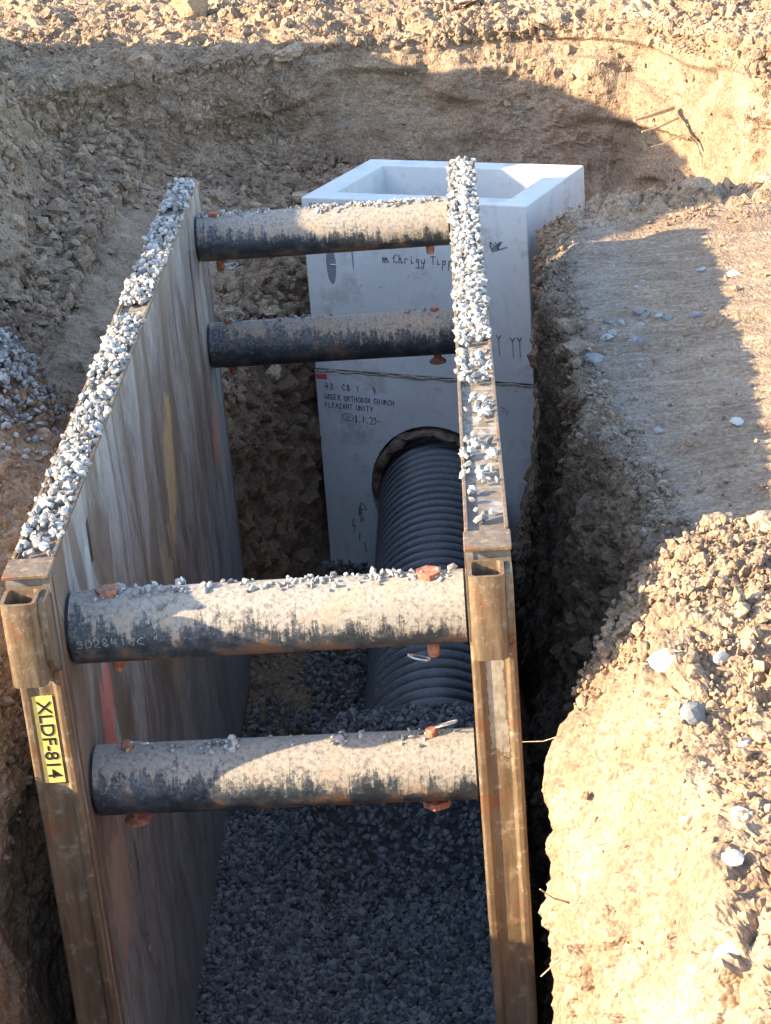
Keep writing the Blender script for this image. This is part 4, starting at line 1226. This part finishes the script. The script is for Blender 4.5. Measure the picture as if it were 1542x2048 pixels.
# bigger clods that can be picked out
BIG = [(2.10,.35,.09,'rounded cracked clod on the crest of the sunlit mound'),
       (2.25,.10,.075,'big crumbly clod behind the sunlit mound at the right edge'),
       (1.97,.52,.06,'lumpy clod at the top corner where bench meets sunlit mound'),
       (1.70,3.05,.075,'grey lump of stony soil overhanging the bench edge by the lower stones'),
       (1.67,3.35,.065,'grey lump of stony soil just above the other one on the bench edge'),
       (2.05,5.10,.10,'dark clod at the far edge of the bench nearest the concrete basin'),
       (2.45,5.15,.12,'widest clod on the far edge of the bench'),
       (2.85,5.20,.10,'clod with a dark hollow under it at the far right of the bench edge')]
for x, y, s, lab in BIG:
    single('clod', x, y, s, 'earth_bench', M_DIRT, CLODS, lab, 'clod', None, rng, .2, .8)
for k in range(30):
    y = rng.uniform(4.0, 7.8); x = -.95 - .1 * math.sin(y) + rng.normal() * .13 + max(0, (y - 6.6)) * .45
    single('clod', x, y, rng.uniform(.035, .085), 'left_earth_bank', M_DIRT, CLODS, 'angular brown slab of dug earth in the rubble at the left bank foot', 'clod', 'slabs in the left rubble band', rng, .3, .6)
for k in range(16):
    y = rng.uniform(4.4, 5.6); x = rng.uniform(-.12, .22)
    single('clod', x, y, rng.uniform(.04, .08), 'left_earth_bank', M_DIRT, CLODS, 'damp brown clod on the pit side between shield and concrete basin', 'clod', 'damp clods beside the basin', rng, .1, .7)
# upright block of earth on the far rim, top left
V, F = rock_proto(np.random.default_rng(3), 3, 10, .9, .06)
Vb = V / np.abs(V).max(0) * np.array([.15, .12, .16])
me = np_mesh('earth_block', Vb, F, False, {'tone': np.full(len(V), .8), 'grey': np.zeros(len(V)), 'clay': np.zeros(len(V))})
o = link('earth_block', me, M_DIRT); o.location = (-.53, 9.15, -.02)
tag(o, 'upright squarish block of pale earth standing on the far rim at top left', 'clod')
for (x, y, s, sf, lab) in ((-.75, 7.95, .14, .85, 'large pale block set in the top of the shaded wall at left'), (.18, 8.25, .12, .8, 'pair-like cracked boulder high on the end wall, left of centre'), (1.38, 8.9, .17, .45, 'broad smooth sunlit slab lying on the far rim')):
    z = -.22 if y < 8.5 else -.08
    single('boulder', x, y, s, 'end_wall_of_dig', M_DIRT, CLODS, lab, 'boulder', None, rng, .1, sf, z=z, tone=.85)

# ------------------------------------------------------------------ roots
def root_thing(pts, r, label):
    P0 = Vector(pts[0])
    mb = MB(); n = len(pts)
    mb.tube(pts, [r * (1 - .5 * i / (n - 1)) for i in range(n)], 6)
    o = mb.build('root', M_ROOT, None, smooth=True, off=P0); o.location = P0
    tag(o, label, 'root', 'roots sticking out of the dug walls')
root_thing([(1.42, -.62, -.78), (1.37, -.64, -.745), (1.335, -.66, -.70)], .0035, 'short pale root slanting up out of the near right wall')
root_thing([(1.42, -.60, -.94), (1.37, -.62, -.97), (1.325, -.64, -1.0)], .0035, 'short pale root slanting down out of the near right wall')
root_thing([(1.52, -.92, -.80), (1.47, -.95, -.93), (1.41, -.96, -.97), (1.36, -.98, -.98)], .0022, 'bent dark root hanging across the sunlit near wall')
root_thing([(1.50, -.15, -.52), (1.44, -.10, -.56), (1.38, -.08, -.59), (1.32, -.06, -.60)], .0018, 'thin hair root reaching from the right wall to the near post')
root_thing([(2.60, 7.45, -.57), (2.44, 7.25, -.56), (2.33, 7.14, -.555)], .016, 'thick pale root stub poking from the corner of the far right wall')
root_thing([(2.62, 7.35, -.61), (2.47, 7.17, -.62), (2.37, 7.08, -.615)], .010, 'thin pale root just below the thick stub in the far right wall')
root_thing([(2.64, 7.28, -.70), (2.50, 7.12, -.71), (2.42, 7.05, -.705)], .006, 'lowest twig-like root in the far right wall')
root_thing([(-.36, -.5, -.74), (-.28, -.52, -.76), (-.23, -.53, -.85)], .0035, 'thin pale root drooping from the left trench wall beside the post')
